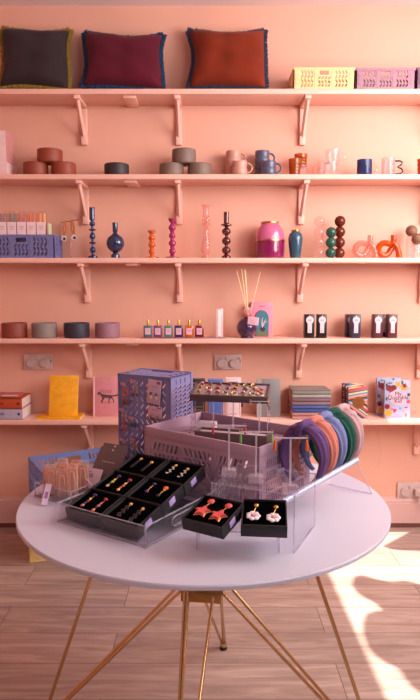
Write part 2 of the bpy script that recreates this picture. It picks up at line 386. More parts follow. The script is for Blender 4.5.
def crate(label, L, Wd, H, col, loc, rot, group=None, nu=7, nv=4, name='folding_crate', key=None, blocks=3, alt=True):
    """open-topped perforated folding crate: base centre at origin, long side along X"""
    cm = mat('crate_%s' % (key or label[:12]), col, .5, var=.03, scale=10)
    t = thing(name, label, 'crate', loc, 0, group); t.rotation_euler = rot
    th = .0045; post = min(.03, .1 * L); lip = .012; low = .010
    for nm, half, wid in (('front', Wd / 2, L), ('back', Wd / 2, L), ('left', L / 2, Wd), ('right', L / 2, Wd)):
        sg = -1 if nm in ('front', 'left') else 1
        if nm in ('front', 'back'): fn = lambda u, v, d, sg=sg, h=half: (u, sg * (h - d), v)
        else: fn = lambda u, v, d, sg=sg, h=half: (sg * (h - d), u, v)
        m = MB(); w2 = wid / 2
        solid(m, fn, -w2, w2, 0, low, 0, th); solid(m, fn, -w2, w2, H - lip, H, -.002, th + .001)
        solid(m, fn, -w2, -w2 + post, low, H - lip, 0, th); solid(m, fn, w2 - post, w2, low, H - lip, 0, th)
        # little stacking notches standing proud at the posts
        for e in (-1, 1):
            for q in (.18, .42, .66):
                solid(m, fn, e * (w2 - post * .62) - post * .26, e * (w2 - post * .62) + post * .26, low + (H - lip - low) * q, low + (H - lip - low) * (q + .16), -.0022, 0)
        nb = blocks if nm in ('front', 'back') else max(1, blocks - 1) if Wd > .2 else 2
        rib = .012; a, b = -w2 + post, w2 - post
        bw = (b - a - rib * (nb - 1)) / nb
        mid = nb // 2 if nb % 2 else None
        for k in range(nb):
            u0 = a + k * (bw + rib); u1 = u0 + bw
            if k < nb - 1: solid(m, fn, u1, u1 + rib, low, H - lip, -.0015, th)
            top = H - lip
            if mid is not None and k == mid:
                hv = H - lip - (H - lip - low) * .34
                hu = bw * .18
                hole_cell(m, fn, u0, u1, hv, top, [(u0 + hu, hv + (top - hv) * .2), (u1 - hu, hv + (top - hv) * .2), (u1 - hu, top - (top - hv) * .12), (u0 + hu, top - (top - hv) * .12)], th)
                top = hv
                slots(m, fn, u0 + .004, u1 - .004, low, top, max(3, round(nu * .85 * bw / (wid / 3.4))), max(2, nv - 1), th, 1, alt=alt)
            else:
                slots(m, fn, u0 + .004, u1 - .004, low, top, max(3, round(nu * .85 * bw / (wid / 3.4))), nv, th, (1 if k % 2 or alt else -1), alt=alt)
            solid(m, fn, u0, u0 + .004, low, top, 0, th); solid(m, fn, u1 - .004, u1, low, top, 0, th)
        m.build('side_panel', cm, t, smooth=0)
    m = MB(); z0 = .003
    fn = lambda u, v, d: (u, v, z0 + d)
    a, b = L / 2 - .004, Wd / 2 - .004; e = .014
    solid(m, fn, -a, a, -b, -b + e, 0, th); solid(m, fn, -a, a, b - e, b, 0, th)
    solid(m, fn, -a, -a + e, -b + e, b - e, 0, th); solid(m, fn, a - e, a, -b + e, b - e, 0, th)
    nx, ny = max(6, int(L / .026)), max(6, int(Wd / .0235)); gx = (2 * a - 2 * e) / nx
    for q in range(nx): slots(m, fn, -a + e + q * gx, -a + e + (q + 1) * gx, -b + e, b - e, 1, ny, th, (1 if (q // 2) % 2 else -1), alt=False, th=.34, mg=.2)
    m.build('crate_base', cm, t, smooth=0)
    return t
def shelf_crate(px0, px1, pytop, zi, col, lab, key, Yf=3.125, D=.172, grp=None):
    x0 = W(px0, 88 if zi == 0 else 257, Yf)[0]; x1 = W(px1, 88 if zi == 0 else 257, Yf)[0]
    H = W((px0 + px1) / 2, pytop, Yf)[1] - SZ[zi]
    return crate(lab, x1 - x0, D, H, col, ((x0 + x1) / 2, Yf + D / 2, SZ[zi]), (0, 0, 0), grp, nu=6, nv=4, key=key)
shelf_crate(293.5, 354.6, 67.5, 0, (246, 202, 146), 'pale yellow crate on the top shelf', 'yellow')
shelf_crate(356, 415, 68, 0, (164, 118, 134), 'mauve crate on the top shelf beside the yellow crate', 'mauve')
shelf_crate(416.5, 476, 67.5, 0, (120, 78, 100), 'dark plum crate cut by the right frame edge on the top shelf', 'plum')
shelf_crate(-12, 54.6, 234.5, 2, (112, 110, 160), 'lavender blue crate on the third shelf at far left', 'lavender')

# ------------------------------------------------------------------ pots and bowls
def pot(px0, px1, pytop, z, Y, col, lab, group, key, name='plant_pot', bevel=1):
    X0 = W(px0, pytop + 10, Y)[0]; X1 = W(px1, pytop + 10, Y)[0]; r = (X1 - X0) / 2
    h = W((px0 + px1) / 2, pytop, Y - r)[1] - z
    m = MB(); wl = .006
    m.lathe([(0, 0), (r * .93, 0), (r * .985, h * .06), (r, h * .15), (r, h * .9), (r * .985, h * .97), (r * .95, h), (r - wl - .002, h * .98), (r - wl - .003, h * .2), (r * .7, h * .12), (0, h * .12)], n=36)
    o = m.build(name, mat('clay_' + key, col, .55, var=.10, scale=14, bump=.08, bscale=50), loc=((X0 + X1) / 2, Y, z))
    return tag(o, lab, 'pot', group), h
z2 = SZ[1]
_, h = pot(23.5, 48, 161, z2, 3.185, (140, 60, 40), 'rust clay pot at bottom left of the rust pile', 'rust clay pots on the second shelf', 'rust')
pot(51.5, 76, 161, z2, 3.185, (140, 60, 40), 'rust clay pot at bottom right of the rust pile', 'rust clay pots on the second shelf', 'rust')
pot(37.5, 62.5, 147.3, z2 + h, 3.185, (140, 60, 40), 'rust clay pot on top of the rust pile', 'rust clay pots on the second shelf', 'rust')
pot(104.5, 129, 162, z2, 3.18, (52, 38, 44), 'single black clay pot on the second shelf', None, 'black')
_, h = pot(159.5, 183.5, 162, z2, 3.185, (122, 98, 88), 'taupe clay pot at bottom left of the taupe pile', 'taupe clay pots on the second shelf', 'taupe')
pot(187.5, 211.5, 162, z2, 3.185, (122, 98, 88), 'taupe clay pot at bottom right of the taupe pile', 'taupe clay pots on the second shelf', 'taupe')
pot(172, 196, 147.3, z2 + h, 3.185, (122, 98, 88), 'taupe clay pot on top of the taupe pile', 'taupe clay pots on the second shelf', 'taupe')
z4 = SZ[3]
for (a, b, c, k, nm) in ((2, 27, (132, 58, 44), 'rust2', 'rust red'), (32, 57, (132, 116, 110), 'grey', 'warm grey'), (64, 89.5, (48, 42, 58), 'ink', 'blackish blue'), (95.3, 120, (148, 104, 118), 'mauve', 'dusty mauve')):
    pot(a, b, 323.5, z4, 3.18, c, nm + ' clay bowl in the row of four on the fourth shelf', 'clay bowls on the fourth shelf', k, 'clay_bowl')

# ------------------------------------------------------------------ cartons at the left frame edge
carton = mat('pale_carton', (226, 186, 186), .6); carton2 = mat('pink_carton', (206, 140, 138), .6)
x1 = W(7.5, 168, 3.13)[0]
m = MB(); m.box((0, 0, .031), (.15, .15, .062), bev=.002); o = m.build('carton', carton, loc=(x1 - .075, 3.205, z2)); tag(o, 'pale carton at the far left end of the second shelf, lower of two', 'carton')
m = MB(); m.box((0, 0, .078), (.142, .13, .156), bev=.002); m.mi = 1; m.box((.0715, 0, .078), (.001, .128, .154)); o = m.build('carton', [carton, carton2], loc=(x1 - .079, 3.205, z2 + .062)); tag(o, 'taller pale pink carton at far left, standing on the lower carton', 'carton')

# ------------------------------------------------------------------ mugs and glasses
def mug(loc, r, h, m_body, hm, lab, group, ang=0., beads=False, name='mug', straight=True):
    t = thing(name, lab, 'mug', loc, ang, group)
    m = MB(); w = .0035
    if straight: prof = [(0, 0), (r * .92, 0), (r, h * .07), (r, h), (r - w, h), (r - w, h * .1), (0, h * .08)]
    else: prof = [(0, 0), (r * .9, 0), (r * 1.0, h * .12), (r * 1.03, h * .3), (r * .97, h * .52), (r * .93, h * .58), (r * .98, h * .66), (r * 1.0, h * .82), (r * .96, h), (r * .96 - w, h), (r * .88, h * .5), (r * .9, h * .15), (0, h * .1)]
    m.lathe(prof, n=28); m.build('mug_body', m_body, t)
    m = MB(); hr = h * .33
    pts = [(r * .95 + hr * 1.05 * math.sin(a), 0, h * .52 + hr * math.cos(a)) for a in [PI * k / 12 for k in range(13)]]
    if beads:
        for k in range(15):
            a = PI * k / 14; m.ball((r * .95 + hr * 1.15 * math.sin(a), 0, h * .52 + hr * math.cos(a)), .0052, 8, 6)
    else: m.tube(pts, .0032, 8)
    m.build('handle', hm, t)
    return t
blush = mat('blush_ceramic', (198, 142, 128), .4, coat=.2); slate = mat('slate_ceramic', (84, 82, 108), .35, coat=.3)
def mugset(px, mm, colname, grp, key):
    Y = 3.165
    zt = lambda p, y: W(p, y, Y)[1]
    r = (W(15.2, 170, Y)[0] - W(0, 170, Y)[0]) / 2; h = (zt(px, 162) - z2)
    a = mug((W(px + 7.7, 170, 3.24)[0], 3.245, z2), r, h, mm, mm, colname + ' ceramic mug at the back, under its stacked twin', grp, .0, True, straight=False)
    dup(a, (W(px + 14, 170, 3.155)[0], 3.155, z2), -.1, colname + ' ceramic mug with beaded handle standing in front', grp)
    dup(a, (W(px + 8, 158, 3.235)[0], 3.245, z2 + h + .0005), .05, colname + ' ceramic mug stacked on top of another at the back', grp)
mugset(225.5, blush, 'blush pink', 'blush mugs on the second shelf', 'blush')
mugset(254.5, slate, 'slate blue', 'slate mugs on the second shelf', 'slate')
amber = clear('amber_glass', (244, 176, 86), .40, bodycol=(176, 92, 20)); cl_glass = clear('clear_glass', (255, 246, 246), .06, bodycol=(255, 250, 252)); blue_glass = clear('blue_glass', (120, 132, 190), .55, bodycol=(62, 70, 120))
def ribcup(px0, px1, py0, z, Y, mt, lab, grp, ribs=4):
    x0, x1 = W(px0, 165, Y)[0], W(px1, 165, Y)[0]; r = (x1 - x0) / 2; h = W((px0 + px1) / 2, py0, Y - r)[1] - z
    m = MB(); prof = [(0, 0), (r * .8, 0)]
    for k in range(ribs):
        prof += [(r * (.84 + .03 * k), h * (k + .1) / (ribs + .6)), (r * (.90 + .03 * k), h * (k + .5) / (ribs + .6)), (r * (.84 + .03 * k), h * (k + .95) / (ribs + .6))]
    prof += [(r, h * .96), (r, h), (r - .003, h), (r * .78, h * .1), (0, h * .06)]
    m.lathe(prof, n=28)
    o = m.build('ribbed_tumbler', mt, loc=((x0 + x1) / 2, Y, z)); return tag(o, lab, 'tumbler', grp)
ribcup(288.5, 301, 158, z2, 3.15, amber, 'amber ribbed glass tumbler standing at the front', 'amber tumblers on the second shelf')
ribcup(294.5, 308, 164.5, z2, 3.225, cl_glass, 'clear glass tumbler under the raised amber tumbler', None)
xx = (W(294.5, 165, 3.225)[0] + W(308, 165, 3.225)[0]) / 2
ribcup(294, 307.5, 153, z2 + .052, 3.225, amber, 'amber ribbed tumbler raised at the back on a clear glass', 'amber tumblers on the second shelf')
def glassmug(px0, px1, py0, z, Y, mt, lab, grp, hm=None, ang=0.):
    x0, x1 = W(px0, 165, Y)[0], W(px1, 165, Y)[0]; r = (x1 - x0) / 2; h = W((px0 + px1) / 2, py0, Y - r)[1] - z
    return mug(((x0 + x1) / 2, Y, z), r, h, mt, hm or mt, lab, grp, ang, name='glass_mug'), h
g1, h = glassmug(317.5, 330, 160.5, z2, 3.235, cl_glass, 'clear glass mug at bottom left of the clear trio', 'clear glass mugs', ang=PI * .85)
g2, h2 = glassmug(323.5, 338.5, 160.5, z2, 3.155, cl_glass, 'clear glass mug at bottom right of the clear trio', 'clear glass mugs')
glassmug(325, 340, 148.5, z2 + h2, 3.195, cl_glass, 'clear glass mug on top of the clear trio', 'clear glass mugs')
glassmug(357, 372, 158.5, z2, 3.16, blue_glass, 'dark blue glass mug with a clear handle', None, cl_glass)
pink_glass = clear('pink_glass', (255, 238, 238), .09, bodycol=(252, 232, 240))
x0, x1 = W(381.5, 165, 3.16)[0], W(395, 165, 3.16)[0]; r = (x1 - x0) / 2; h = W(388, 157.5, 3.14)[1] - z2
t = thing('glass_mug', 'pale pink glass mug with a black zigzag handle', 'mug', ((x0 + x1) / 2, 3.16, z2))
m = MB(); m.lathe([(0, 0), (r * .95, 0), (r, .004), (r, h), (r - .003, h), (r - .003, .008), (0, .007)], n=28); m.build('mug_body', pink_glass, t)
m = MB(); q = .0052 * 8
m.tube([(r, 0, h * .84), (r + q * .55, 0, h * .86), (r + q * .9, 0, h * .78), (r + q * .72, 0, h * .62), (r + q * .3, 0, h * .5), (r + q * .75, 0, h * .42), (r + q * 1.0, 0, h * .28), (r + q * .7, 0, h * .12), (r, 0, h * .1)], .0042, 8); m.build('handle', mat('black_glass', (22, 16, 22), .2), t)
ribcup(417, 431, 158, z2, 3.16, amber, 'amber glass tumbler cut by the right frame edge on the second shelf', None, 3)

# ------------------------------------------------------------------ third shelf: candles, hooks, candlesticks, vases
z3 = SZ[2]
lav = bpy.data.objects
cz = z3 + .108
clear_box = clear('clear_pack', (255, 236, 228), .16, bodycol=(240, 214, 200)); lab_pink = mat('pale_label', (238, 206, 210), .6)
pcols = [((136, 110, 130), (150, 124, 134)), ((96, 104, 120), (110, 118, 128)), ((196, 100, 100), (206, 112, 108)), ((216, 108, 52), (228, 128, 62)), ((226, 160, 84), (232, 180, 104))]
cn = ['purple grey', 'slate grey', 'coral pink', 'orange', 'golden yellow']
zc = W(25, 234.5, 3.13)[1]
for k in range(5):
    pa, pb = 0 + 9.7 * k - 1.2, 0 + 9.7 * (k + 1) - 1.6
    Y = 3.185
    x0, x1 = W(pa, 225, Y)[0], W(pb, 225, Y)[0]; h = W(pa, 211.8, Y)[1] - zc; w = x1 - x0
    t = thing('candle_pack', 'clear pack of %s dinner candles with a pale label, on the lavender crate' % cn[k], 'candles', ((x0 + x1) / 2, Y, zc), 0, 'candle packs on the lavender crate')
    m = MB(); m.box((0, 0, h * .5), (w * .97, .045, h), bev=.008, taper=.93); m.build('clear_pack', clear_box, t)
    for s in (0, 1):
        m = MB(); dx = (-.22 + .44 * s) * w; m.lathe([(0, .002), (.0085, .002), (.0085, h * .86), (.006, h * .93), (0, h * .94)], (dx, 0, 0), 12); m.build('candle', mat('wax_%d_%d' % (k, s), pcols[k][s], .5), t)
    m = MB(); m.box((0, -.0235, h * .28), (w * .95, .0012, h * .54)); lb = m.build('label', lab_pink, t)
    m = MB()
    for q in range(3): m.box((0, -.0243, h * (.36 - .06 * q)), (w * (.5 - .1 * q), .0006, .0022))
    m.build('print', mat('label_print', (190, 130, 140), .6), lb)
m = MB(); x0 = W(49.5, 225, 3.185)[0]; m.box((0, 0, .03), (.012, .05, .06), bev=.003); o = m.build('candle_pack', mat('pale_green_card', (206, 206, 168), .6), loc=(x0, 3.185, zc)); tag(o, 'slim pale green pack at the right end of the candle packs', 'candles')

# keyring hooks
copper = mat('copper', (176, 100, 66), .3, metal=.9); brass = mat('brass', (200, 150, 72), .28, metal=1.0); dbrass = mat('dark_brass', (150, 104, 56), .35, metal=.9)
tan = mat('tan_leather', (196, 110, 66), .6); tagw = mat('tag_white', (236, 218, 220), .5)
Yh = 3.24
xh, zh = W(70, 221, Yh)
t = thing('hook_rail', 'small brass hook rail standing on a thin rod between the candles and the blue candlestick', 'hook', (xh, Yh, z3))
m = MB(); hz = zh - z3; m.tube([(-.042, 0, hz - .008), (0, 0, hz), (.040, 0, hz + .006)], .0022, 6)
for e in (-.042, -.02, .02, .04): m.ball((e, 0, hz + e * .16), .0042, 8, 6)
m.build('rail', dbrass, t)
m = MB(); m.cyl((0, .012, 0), (0, .012, hz), .0016, 8); m.lathe([(0, 0), (.02, 0), (.02, .003), (0, .003)], (0, .012, 0), 16); m.build('stand', clear('acrylic_rod', (250, 225, 220), .2), t)
for k, (dx, wz, an) in enumerate(((-.022, 0, .12), (.012, .004, -.10))):
    f = thing('key_fob', ['tan leather key fob with a white tag, left one on the brass rail', 'tan leather key fob with a white tag, right one on the brass rail'][k], 'key fob', (xh + dx, Yh - .004 - .003 * k, zh + wz), 0, 'key fobs on the brass rail'); f.rotation_euler = (0, an, 0)
    m = MB(); m.tube([(0, .004, .003), (.006, 0, -.04), (.004, -.003, -.075)], .0048, 6, flat=(1, .35, (1, 0, 0))); m.tube([(0, .002, 0), (-.006, 0, -.04), (-.004, -.002, -.075)], .0048, 6, flat=(1, .35, (1, 0, 0))); m.build('strap', tan, f)
    m = MB(); m.box((.002, -.006, -.090), (.025, .003, .026), Matrix.Rotation(.6 if k else .2, 3, 'Y'), bev=.004); m.mi = 1; m.box((.004, -.008, -.092), (.012, .001, .014), Matrix.Rotation(.6 if k else .2, 3, 'Y')); m.build('tag', [tagw, mat('dark_mark', (60, 50, 70), .5)], f)
    m = MB(); m.tube([(.009 * math.cos(a), -.003, -.076 + .009 * math.sin(a)) for a in [2 * PI * q / 14 for q in range(14)]], .0016, 6, closed=True); m.build('ring', brass, f)

def turned(px, pts, Y, mt, name, lab, cat, grp=None, n=24):
    """lathe whose silhouette is given as (half width px, pixel row) from the top down"""
    x = W(px, 240, Y)[0]; s = W(px + 10, 240, Y)[0] - x; prof = []
    for (hw, py) in pts: prof.append((hw * s / 10, max(0, W(px, py, Y)[1] - z3)))
    prof = prof[::-1]; prof[0] = (prof[0][0], 0)
    m = MB(); m.lathe([(0, 0)] + prof + [(0, prof[-1][1] - .004 if prof[-1][0] > .004 else prof[-1][1])], n=n)
    o = m.build(name, mt, loc=(x, Y, z3)); return tag(o, lab, cat, grp)
def beads(seq, base):
    out = []
    for (r0, yc, rx, ry) in seq:
        for k in range(-4, 5):
            a = k / 4 * PI / 2; out.append((max(r0, rx * math.cos(a)), yc + ry * math.sin(a)))
    return out + base
deep_blue = mat('deep_blue_glass', (14, 52, 110), .08, trans=.25, coat=.6)
ball_blue = mat('ink_blue_glass', (38, 56, 98), .08, trans=.35, coat=.6)
Yv = 3.175
turned(92.5, [(2.6, 207.5), (2.7, 208), (2.7, 219.5), (1.2, 221)] + beads([(1.2, 223.8, 3.0, 2.6), (1.0, 229.8, 3.7, 1.3), (1.2, 236.2, 3.0, 3.6), (1.0, 243, 3.7, 1.4), (1.2, 250, 3.0, 3.6)], [(1.4, 254.5), (3, 255.6), (5, 256.3), (5, 257.4)]), Yv, deep_blue, 'candlestick', 'tall deep blue glass candlestick with bobbin beads', 'candlestick')
turned(115.3, [(2.6, 222.6), (2.7, 223), (2.6, 231), (1.8, 233.2), (3, 233.9)] + [(9 * math.cos(a), 243.2 + 9.2 * math.sin(a)) for a in [-1.15 + k * .19 for k in range(13)]] + [(2.6, 252.6), (2.2, 253.4), (4, 254.2), (4.5, 255.8), (4.5, 257.4)], Yv, ball_blue, 'candle_holder', 'ink blue glass candle holder with a round ball body', 'candle holder')
or_m = mat('orange_enamel', (216, 92, 24), .25, coat=.6); mg_m = mat('magenta_enamel', (160, 34, 96), .25, coat=.6)
def enamel(px, top, mt, lab, hl):
    x = W(px, 240, Yv)[0]; s = (W(px + 10, 240, Yv)[0] - x) / 10; H = W(px, top, Yv)[1] - z3
    t = thing('candlestick', lab, 'candlestick', (x, Yv, z3))
    m = MB(); nb = hl; prof = [(0, 0), (7.2 * s, 0), (7.2 * s, .004), (3.2 * s, .010), (1.8 * s, .016)]
    for k in range(nb):
        a, b = .016 + (H * .86 - .016) * k / nb, .016 + (H * .86 - .016) * (k + 1) / nb
        for q in range(1, 8): prof.append(((1.2 + (2.2 if k % 2 == 0 else 2.6) * math.sin(PI * q / 8)) * s, a + (b - a) * q / 8))
    prof += [(1.4 * s, H * .87), (3.6 * s, H * .93), (3.8 * s, H * .985), (2.6 * s, H * .985), (2.2 * s, H * .93), (0, H * .93)]
    m.lathe(prof, n=24); m.build('stem', mt, t)
    for zz, r in ((H * .985, 3.8), (.016 + (H * .86 - .016) / nb, 1.6), (.005, 7.2)):
        m = MB(); m.lathe([(r * s, 0), (r * s + .0006, .001), (r * s, .0024), (r * s - .002, .002), (r * s - .002, 0)], (0, 0, zz - .001), 24); m.build('gilt_rim', brass, t)
enamel(151.8, 230.5, or_m, 'short orange enamel candlestick with gilt rims', 3)
enamel(172.3, 218, mg_m, 'magenta enamel candlestick with gilt rims, taller than the orange one', 4)
rose_clear = clear('rose_clear_glass', (255, 224, 218), .16, bodycol=(246, 206, 206))
turned(206, [(4.6, 205), (4.8, 205.6), (3.4, 207.2), (3, 210), (3.2, 215), (3.6, 216.5), (1.8, 218.2), (4, 219.5), (4.2, 220.8), (2, 222.2), (4.2, 223.8), (2.6, 226), (2.8, 232), (3.4, 240), (4.8, 248), (5, 251), (3.6, 253.6), (2.6, 254.6), (4.6, 256), (4.6, 257.4)], Yv, rose_clear, 'candlestick', 'tall clear rose glass candlestick', 'candlestick')
turned(226.3, [(2.6, 212), (2.7, 212.5), (2.7, 223), (5.6, 224.6), (5.6, 225.4), (1.8, 227)] + beads([(1.6, 231.5, 4.6, 3.9), (1.6, 241, 4.6, 4), (1.6, 250.3, 4.6, 4)], [(2, 254.6), (3.6, 255.4), (4.6, 256.4), (4.6, 257.4)]), Yv, mat('plum_brown_glass', (98, 34, 34), .1, trans=.3, coat=.6), 'candlestick', 'plum brown glass candlestick with three ball beads', 'candlestick')
# two-tone vase
x = W(270, 240, 3.2)[0]; s = (W(280, 240, 3.2)[0] - x) / 10; H = W(270, 222, 3.2)[1] - z3
t = thing('vase', 'large two-tone pink vase with gold neck and gold waist line', 'vase', (x, 3.205, z3))
hm = H * .49
m = MB(); m.lathe([(0, 0), (13.4 * s, 0), (14.2 * s, .006), (14.6 * s, hm * .4), (14.8 * s, hm)], n=40); m.build('lower_half', mat('magenta_glaze', (132, 18, 78), .2, coat=.6), t)
m = MB(); m.lathe([(14.8 * s, hm), (14.7 * s, hm + H * .12), (14 * s, H * .72), (12.6 * s, H * .82), (9.6 * s, H * .9), (8.8 * s, H * .93), (8.6 * s, H * .96)], n=40); m.build('upper_half', mat('rose_glaze', (206, 98, 142), .2, coat=.6), t)
m = MB(); m.lathe([(14.7 * s, hm - .003), (14.95 * s, hm - .003), (14.95 * s, hm + .003), (14.7 * s, hm + .003)], n=40); m.build('gold_band', brass, t)
m = MB(); m.lathe([(8.6 * s, H * .955), (9.2 * s, H * .965), (9.2 * s, H), (8.2 * s, H), (8 * s, H * .6), (0, H * .6)], n=32); m.build('gold_rim', brass, t)
# teal vase
x = W(295.5, 240, 3.18)[0]; s = (W(305.5, 240, 3.18)[0] - x) / 10; H = W(295.5, 230, 3.18)[1] - z3
t = thing('vase', 'slim teal blue vase with a gold rim', 'vase', (x, 3.18, z3))
m = MB(); m.lathe([(0, 0), (4.8 * s, 0), (5.2 * s, .004), (6.2 * s, H * .3), (7.2 * s, H * .62), (7.3 * s, H * .72), (6.4 * s, H * .86), (4.2 * s, H * .92), (4 * s, H * .95)], n=36); m.build('vase_body', mat('teal_glaze', (40, 78, 100), .22, coat=.5), t)
m = MB(); m.lathe([(4 * s, H * .945), (4.4 * s, H * .95), (4.5 * s, H), (3.6 * s, H), (3.4 * s, H * .6), (0, H * .6)], n=28); m.build('gold_rim', brass, t)
# bubble columns
def bubbles(px, r, n, ybot, Y, mt, lab):
    x = W(px, 240, Y)[0]; s = (W(px + 10, 240, Y)[0] - x) / 10; R = r * s; m = MB()
    z = R
    prof = [(0, 0)]
    for k in range(n):
        for q in range(1, 12):
            a = -PI / 2 + PI * q / 12; rr = R * math.cos(a); prof.append((max(rr, R * .38 if 1 < q + 12 * k < 12 * n - 1 else rr), z + R * math.sin(a)))
        z += R * 1.9
    prof.append((0, z - R * 1.9 + R)); prof[1] = (R * .6, 0)
    m.lathe(prof, n=24); o = m.build('bubble_candle_holder', mt, loc=(x, Y, z3)); tag(o, lab, 'candle holder', 'bubble holders on the third shelf')
bubbles(319.2, 5.4, 4, 257, 3.15, clear('peach_clear_glass', (255, 240, 236), .10, bodycol=(255, 236, 232)), 'clear glass holder of four stacked bubbles')
bubbles(331, 5.3, 3, 257, 3.15, clear('green_glass', (110, 170, 150), .55, bodycol=(60, 104, 92)), 'green glass holder of three stacked bubbles')
bubbles(339.6, 5.5, 4, 257, 3.2, clear('brown_glass', (150, 66, 40), .75, bodycol=(110, 40, 24)), 'brown glass holder of four stacked bubbles')
# loop vases
def loopvase(pxl, pxr, mt, lab, Y):
    sc = (W(pxr, 246, Y)[0] - W(pxl, 246, Y)[0]); x0 = W(pxl, 246, Y)[0]; H = W(pxr, 235, Y)[1] - z3
    R = .255 * sc; rt = .0150
    m = MB(); pts = []
    cxl = sc * .40; cz_ = R + rt
    ex = sc * .80
    pts.append((ex, .012, H)); pts.append((ex, .012, H * .7)); pts.append((ex - .002, .010, H * .5))
    for k in range(0, 22):
        a = -.2 - 2 * PI * .86 * k / 21
        pts.append((cxl + R * 1.02 * math.cos(a), .010 - .022 * k / 21, cz_ + R * math.sin(a)))
    pts += [(ex - .012, -.012, H * .72), (ex + .012, -.012, H * .46), (ex + .022, -.012, H * .2), (ex + .022, -.012, .004)]
    m.tube([(p[0], p[1], max(p[2], rt * .6 if i < len(pts) - 2 else .0)) for i, p in enumerate(pts)], rt, 12)
    o = m.build('loop_vase', mt, loc=(x0, Y, z3)); tag(o, lab, 'vase', 'looped tube vases')
loopvase(352, 375.5, clear('pink_tube_glass', (255, 214, 206), .20, bodycol=(240, 170, 160)), 'pale pink glass vase shaped as a looped tube', 3.17)
loopvase(375, 399, clear('orange_tube_glass', (246, 150, 50), .62, bodycol=(206, 84, 10)), 'orange glass vase shaped as a looped tube', 3.17)
# bottles with wooden ball stoppers
wood_d = mat('brown_wood', (130, 88, 66), .6, var=.3, scale=14, stretch=(1, 1, 8))
for k, (px, py, Y) in enumerate(((411.5, 231, 3.22), (417.5, 239.2, 3.155))):
    x, zc_ = W(px, py, Y); r = 5.8 * .0052; t = thing('stoppered_bottle', ['clear bottle with a brown ball stopper, taller and behind', 'clear bottle with a brown ball stopper, shorter and in front at the right frame edge'][k], 'bottle', (x, Y, z3), 0, 'ball stoppered bottles')
    hb = zc_ - z3 - r * .75
    m = MB(); m.lathe([(0, 0), (.024, 0), (.025, .004), (.025, hb * .93), (.020, hb), (.018, hb), (.022, hb * .9), (.022, .006), (0, .006)], n=24); m.build('bottle', clear('bottle_clear', (255, 246, 246), .08, bodycol=(252, 244, 246)), t)
    m = MB(); m.ball((0, 0, zc_ - z3), r, 24, 16); m.build('ball_stopper', wood_d, t)

# ------------------------------------------------------------------ fourth shelf: perfumes, diffuser, packs
acr = clear('acrylic_sheet', (252, 251, 254), .012, bodycol=(240, 236, 246)); acr_e = clear('acrylic_edge', (246, 243, 250), .20, bodycol=(240, 236, 246))
m = MB(); x0, x1 = W(141.5, 337, 3.14)[0], W(226, 337, 3.14)[0]
m.box(((x1 - x0) / 2, 0, .003), (x1 - x0, .06, .006), bev=.001); o = m.build('display_strip', clear('violet_acrylic', (226, 186, 196), .45, bodycol=(206, 150, 160)), loc=(x0, 3.15, z4)); tag(o, 'thin violet tinted acrylic strip under the perfume bottles', 'display strip')
pf = [((96, 130, 138), 'grey teal'), ((140, 84, 122), 'mauve'), ((104, 146, 142), 'pale teal'), ((78, 52, 106), 'purple'), ((226, 112, 36), 'orange'), ((146, 30, 44), 'red')]
for k, (px, (c, nm)) in enumerate(zip((148, 158, 168.6, 178.8, 189.2, 199.4), pf)):
    Y = 3.15; x = W(px, 330, Y)[0]; w = .047 * .95; zb = z4 + .006; hb = W(px, 325.3, Y)[1] - zb; ht = W(px, 320, Y)[1] - zb
    t = thing('perfume_bottle', nm + ' perfume bottle with a gold cap and pink label', 'perfume bottle', (x, Y, zb), 0, 'perfume bottles on the violet strip')
    m = MB(); m.box((0, 0, hb / 2), (w, .028, hb), bev=.004); b = m.build('glass_body', mat('perfume_%d' % k, c, .12, trans=.3, coat=.5), t)
    m = MB(); m.box((0, -.0148, hb * .5), (w * .62, .0012, hb * .56)); m.mi = 1
    m.box((0, -.0156, hb * .58), (w * .36, .0006, .003)); m.box((0, -.0156, hb * .44), (w * .28, .0006, .002)); m.build('label', [mat('perfume_label', (226, 176, 196), .55), MATS['label_print']], t)
    m = MB(); m.lathe([(0, hb), (.006, hb), (.005, hb + .003), (.0065, hb + .004), (.0065, ht - .002), (.0055, ht), (0, ht)], n=16); m.build('cap', brass, t)
x0, x1 = W(215.6, 325, 3.15)[0], W(223, 325, 3.15)[0]; h = W(219, 308.4, 3.15)[1] - z4 - .006
t = thing('perfume_tester_stand', 'tall narrow clear block with a pale pink front, right of the perfumes', 'display block', ((x0 + x1) / 2, 3.15, z4 + .006))
m = MB(); m.box((0, 0, h / 2), (x1 - x0, .03, h), bev=.002); m.build('block', mat('milky_pink', (232, 190, 190), .25, coat=.4), t)
m = MB(); m.box((0, -.0155, h * .5), ((x1 - x0) * .4, .001, h * .9)); m.build('paper_strip', mat('white_strip', (246, 230, 230), .5), t)

# reed diffuser
xd = W(246.8, 326, 3.165)[0]
t = thing('reed_diffuser', 'round purple reed diffuser with pale reeds and a pink tag', 'diffuser', (xd, 3.165, z4))
s = (W(256.8, 326, 3.165)[0] - xd) / 10
zz = lambda py: W(247, py, 3.165)[1] - z4
m = MB(); m.lathe([(0, 0), (7 * s, 0)] + [(max(3.2, 10.2 * math.cos(a)) * s, zz(327.6) + 10.4 * s * math.sin(a)) for a in [-.95 + k * .2 for k in range(12)]] + [(3.4 * s, zz(316.4))], n=32); m.build('flask', mat('purple_glass', (76, 40, 88), .07, trans=.3, coat=.7), t)
m = MB(); m.lathe([(3.4 * s, zz(316.6)), (3.2 * s, zz(315)), (4.6 * s, zz(312.6)), (5.2 * s, zz(310)), (4.4 * s, zz(307.6)), (4.0 * s, zz(307.2)), (4.2 * s, zz(309)), (2.6 * s, zz(315))], n=28); m.build('neck', clear('neck_glass', (255, 226, 220), .25, bodycol=(240, 214, 214)), t)
m = MB(); m.lathe([(2.8 * s, zz(317.2)), (3.9 * s, zz(317)), (3.9 * s, zz(315.6)), (2.8 * s, zz(315.4))], n=24); m.build('collar', copper, t)
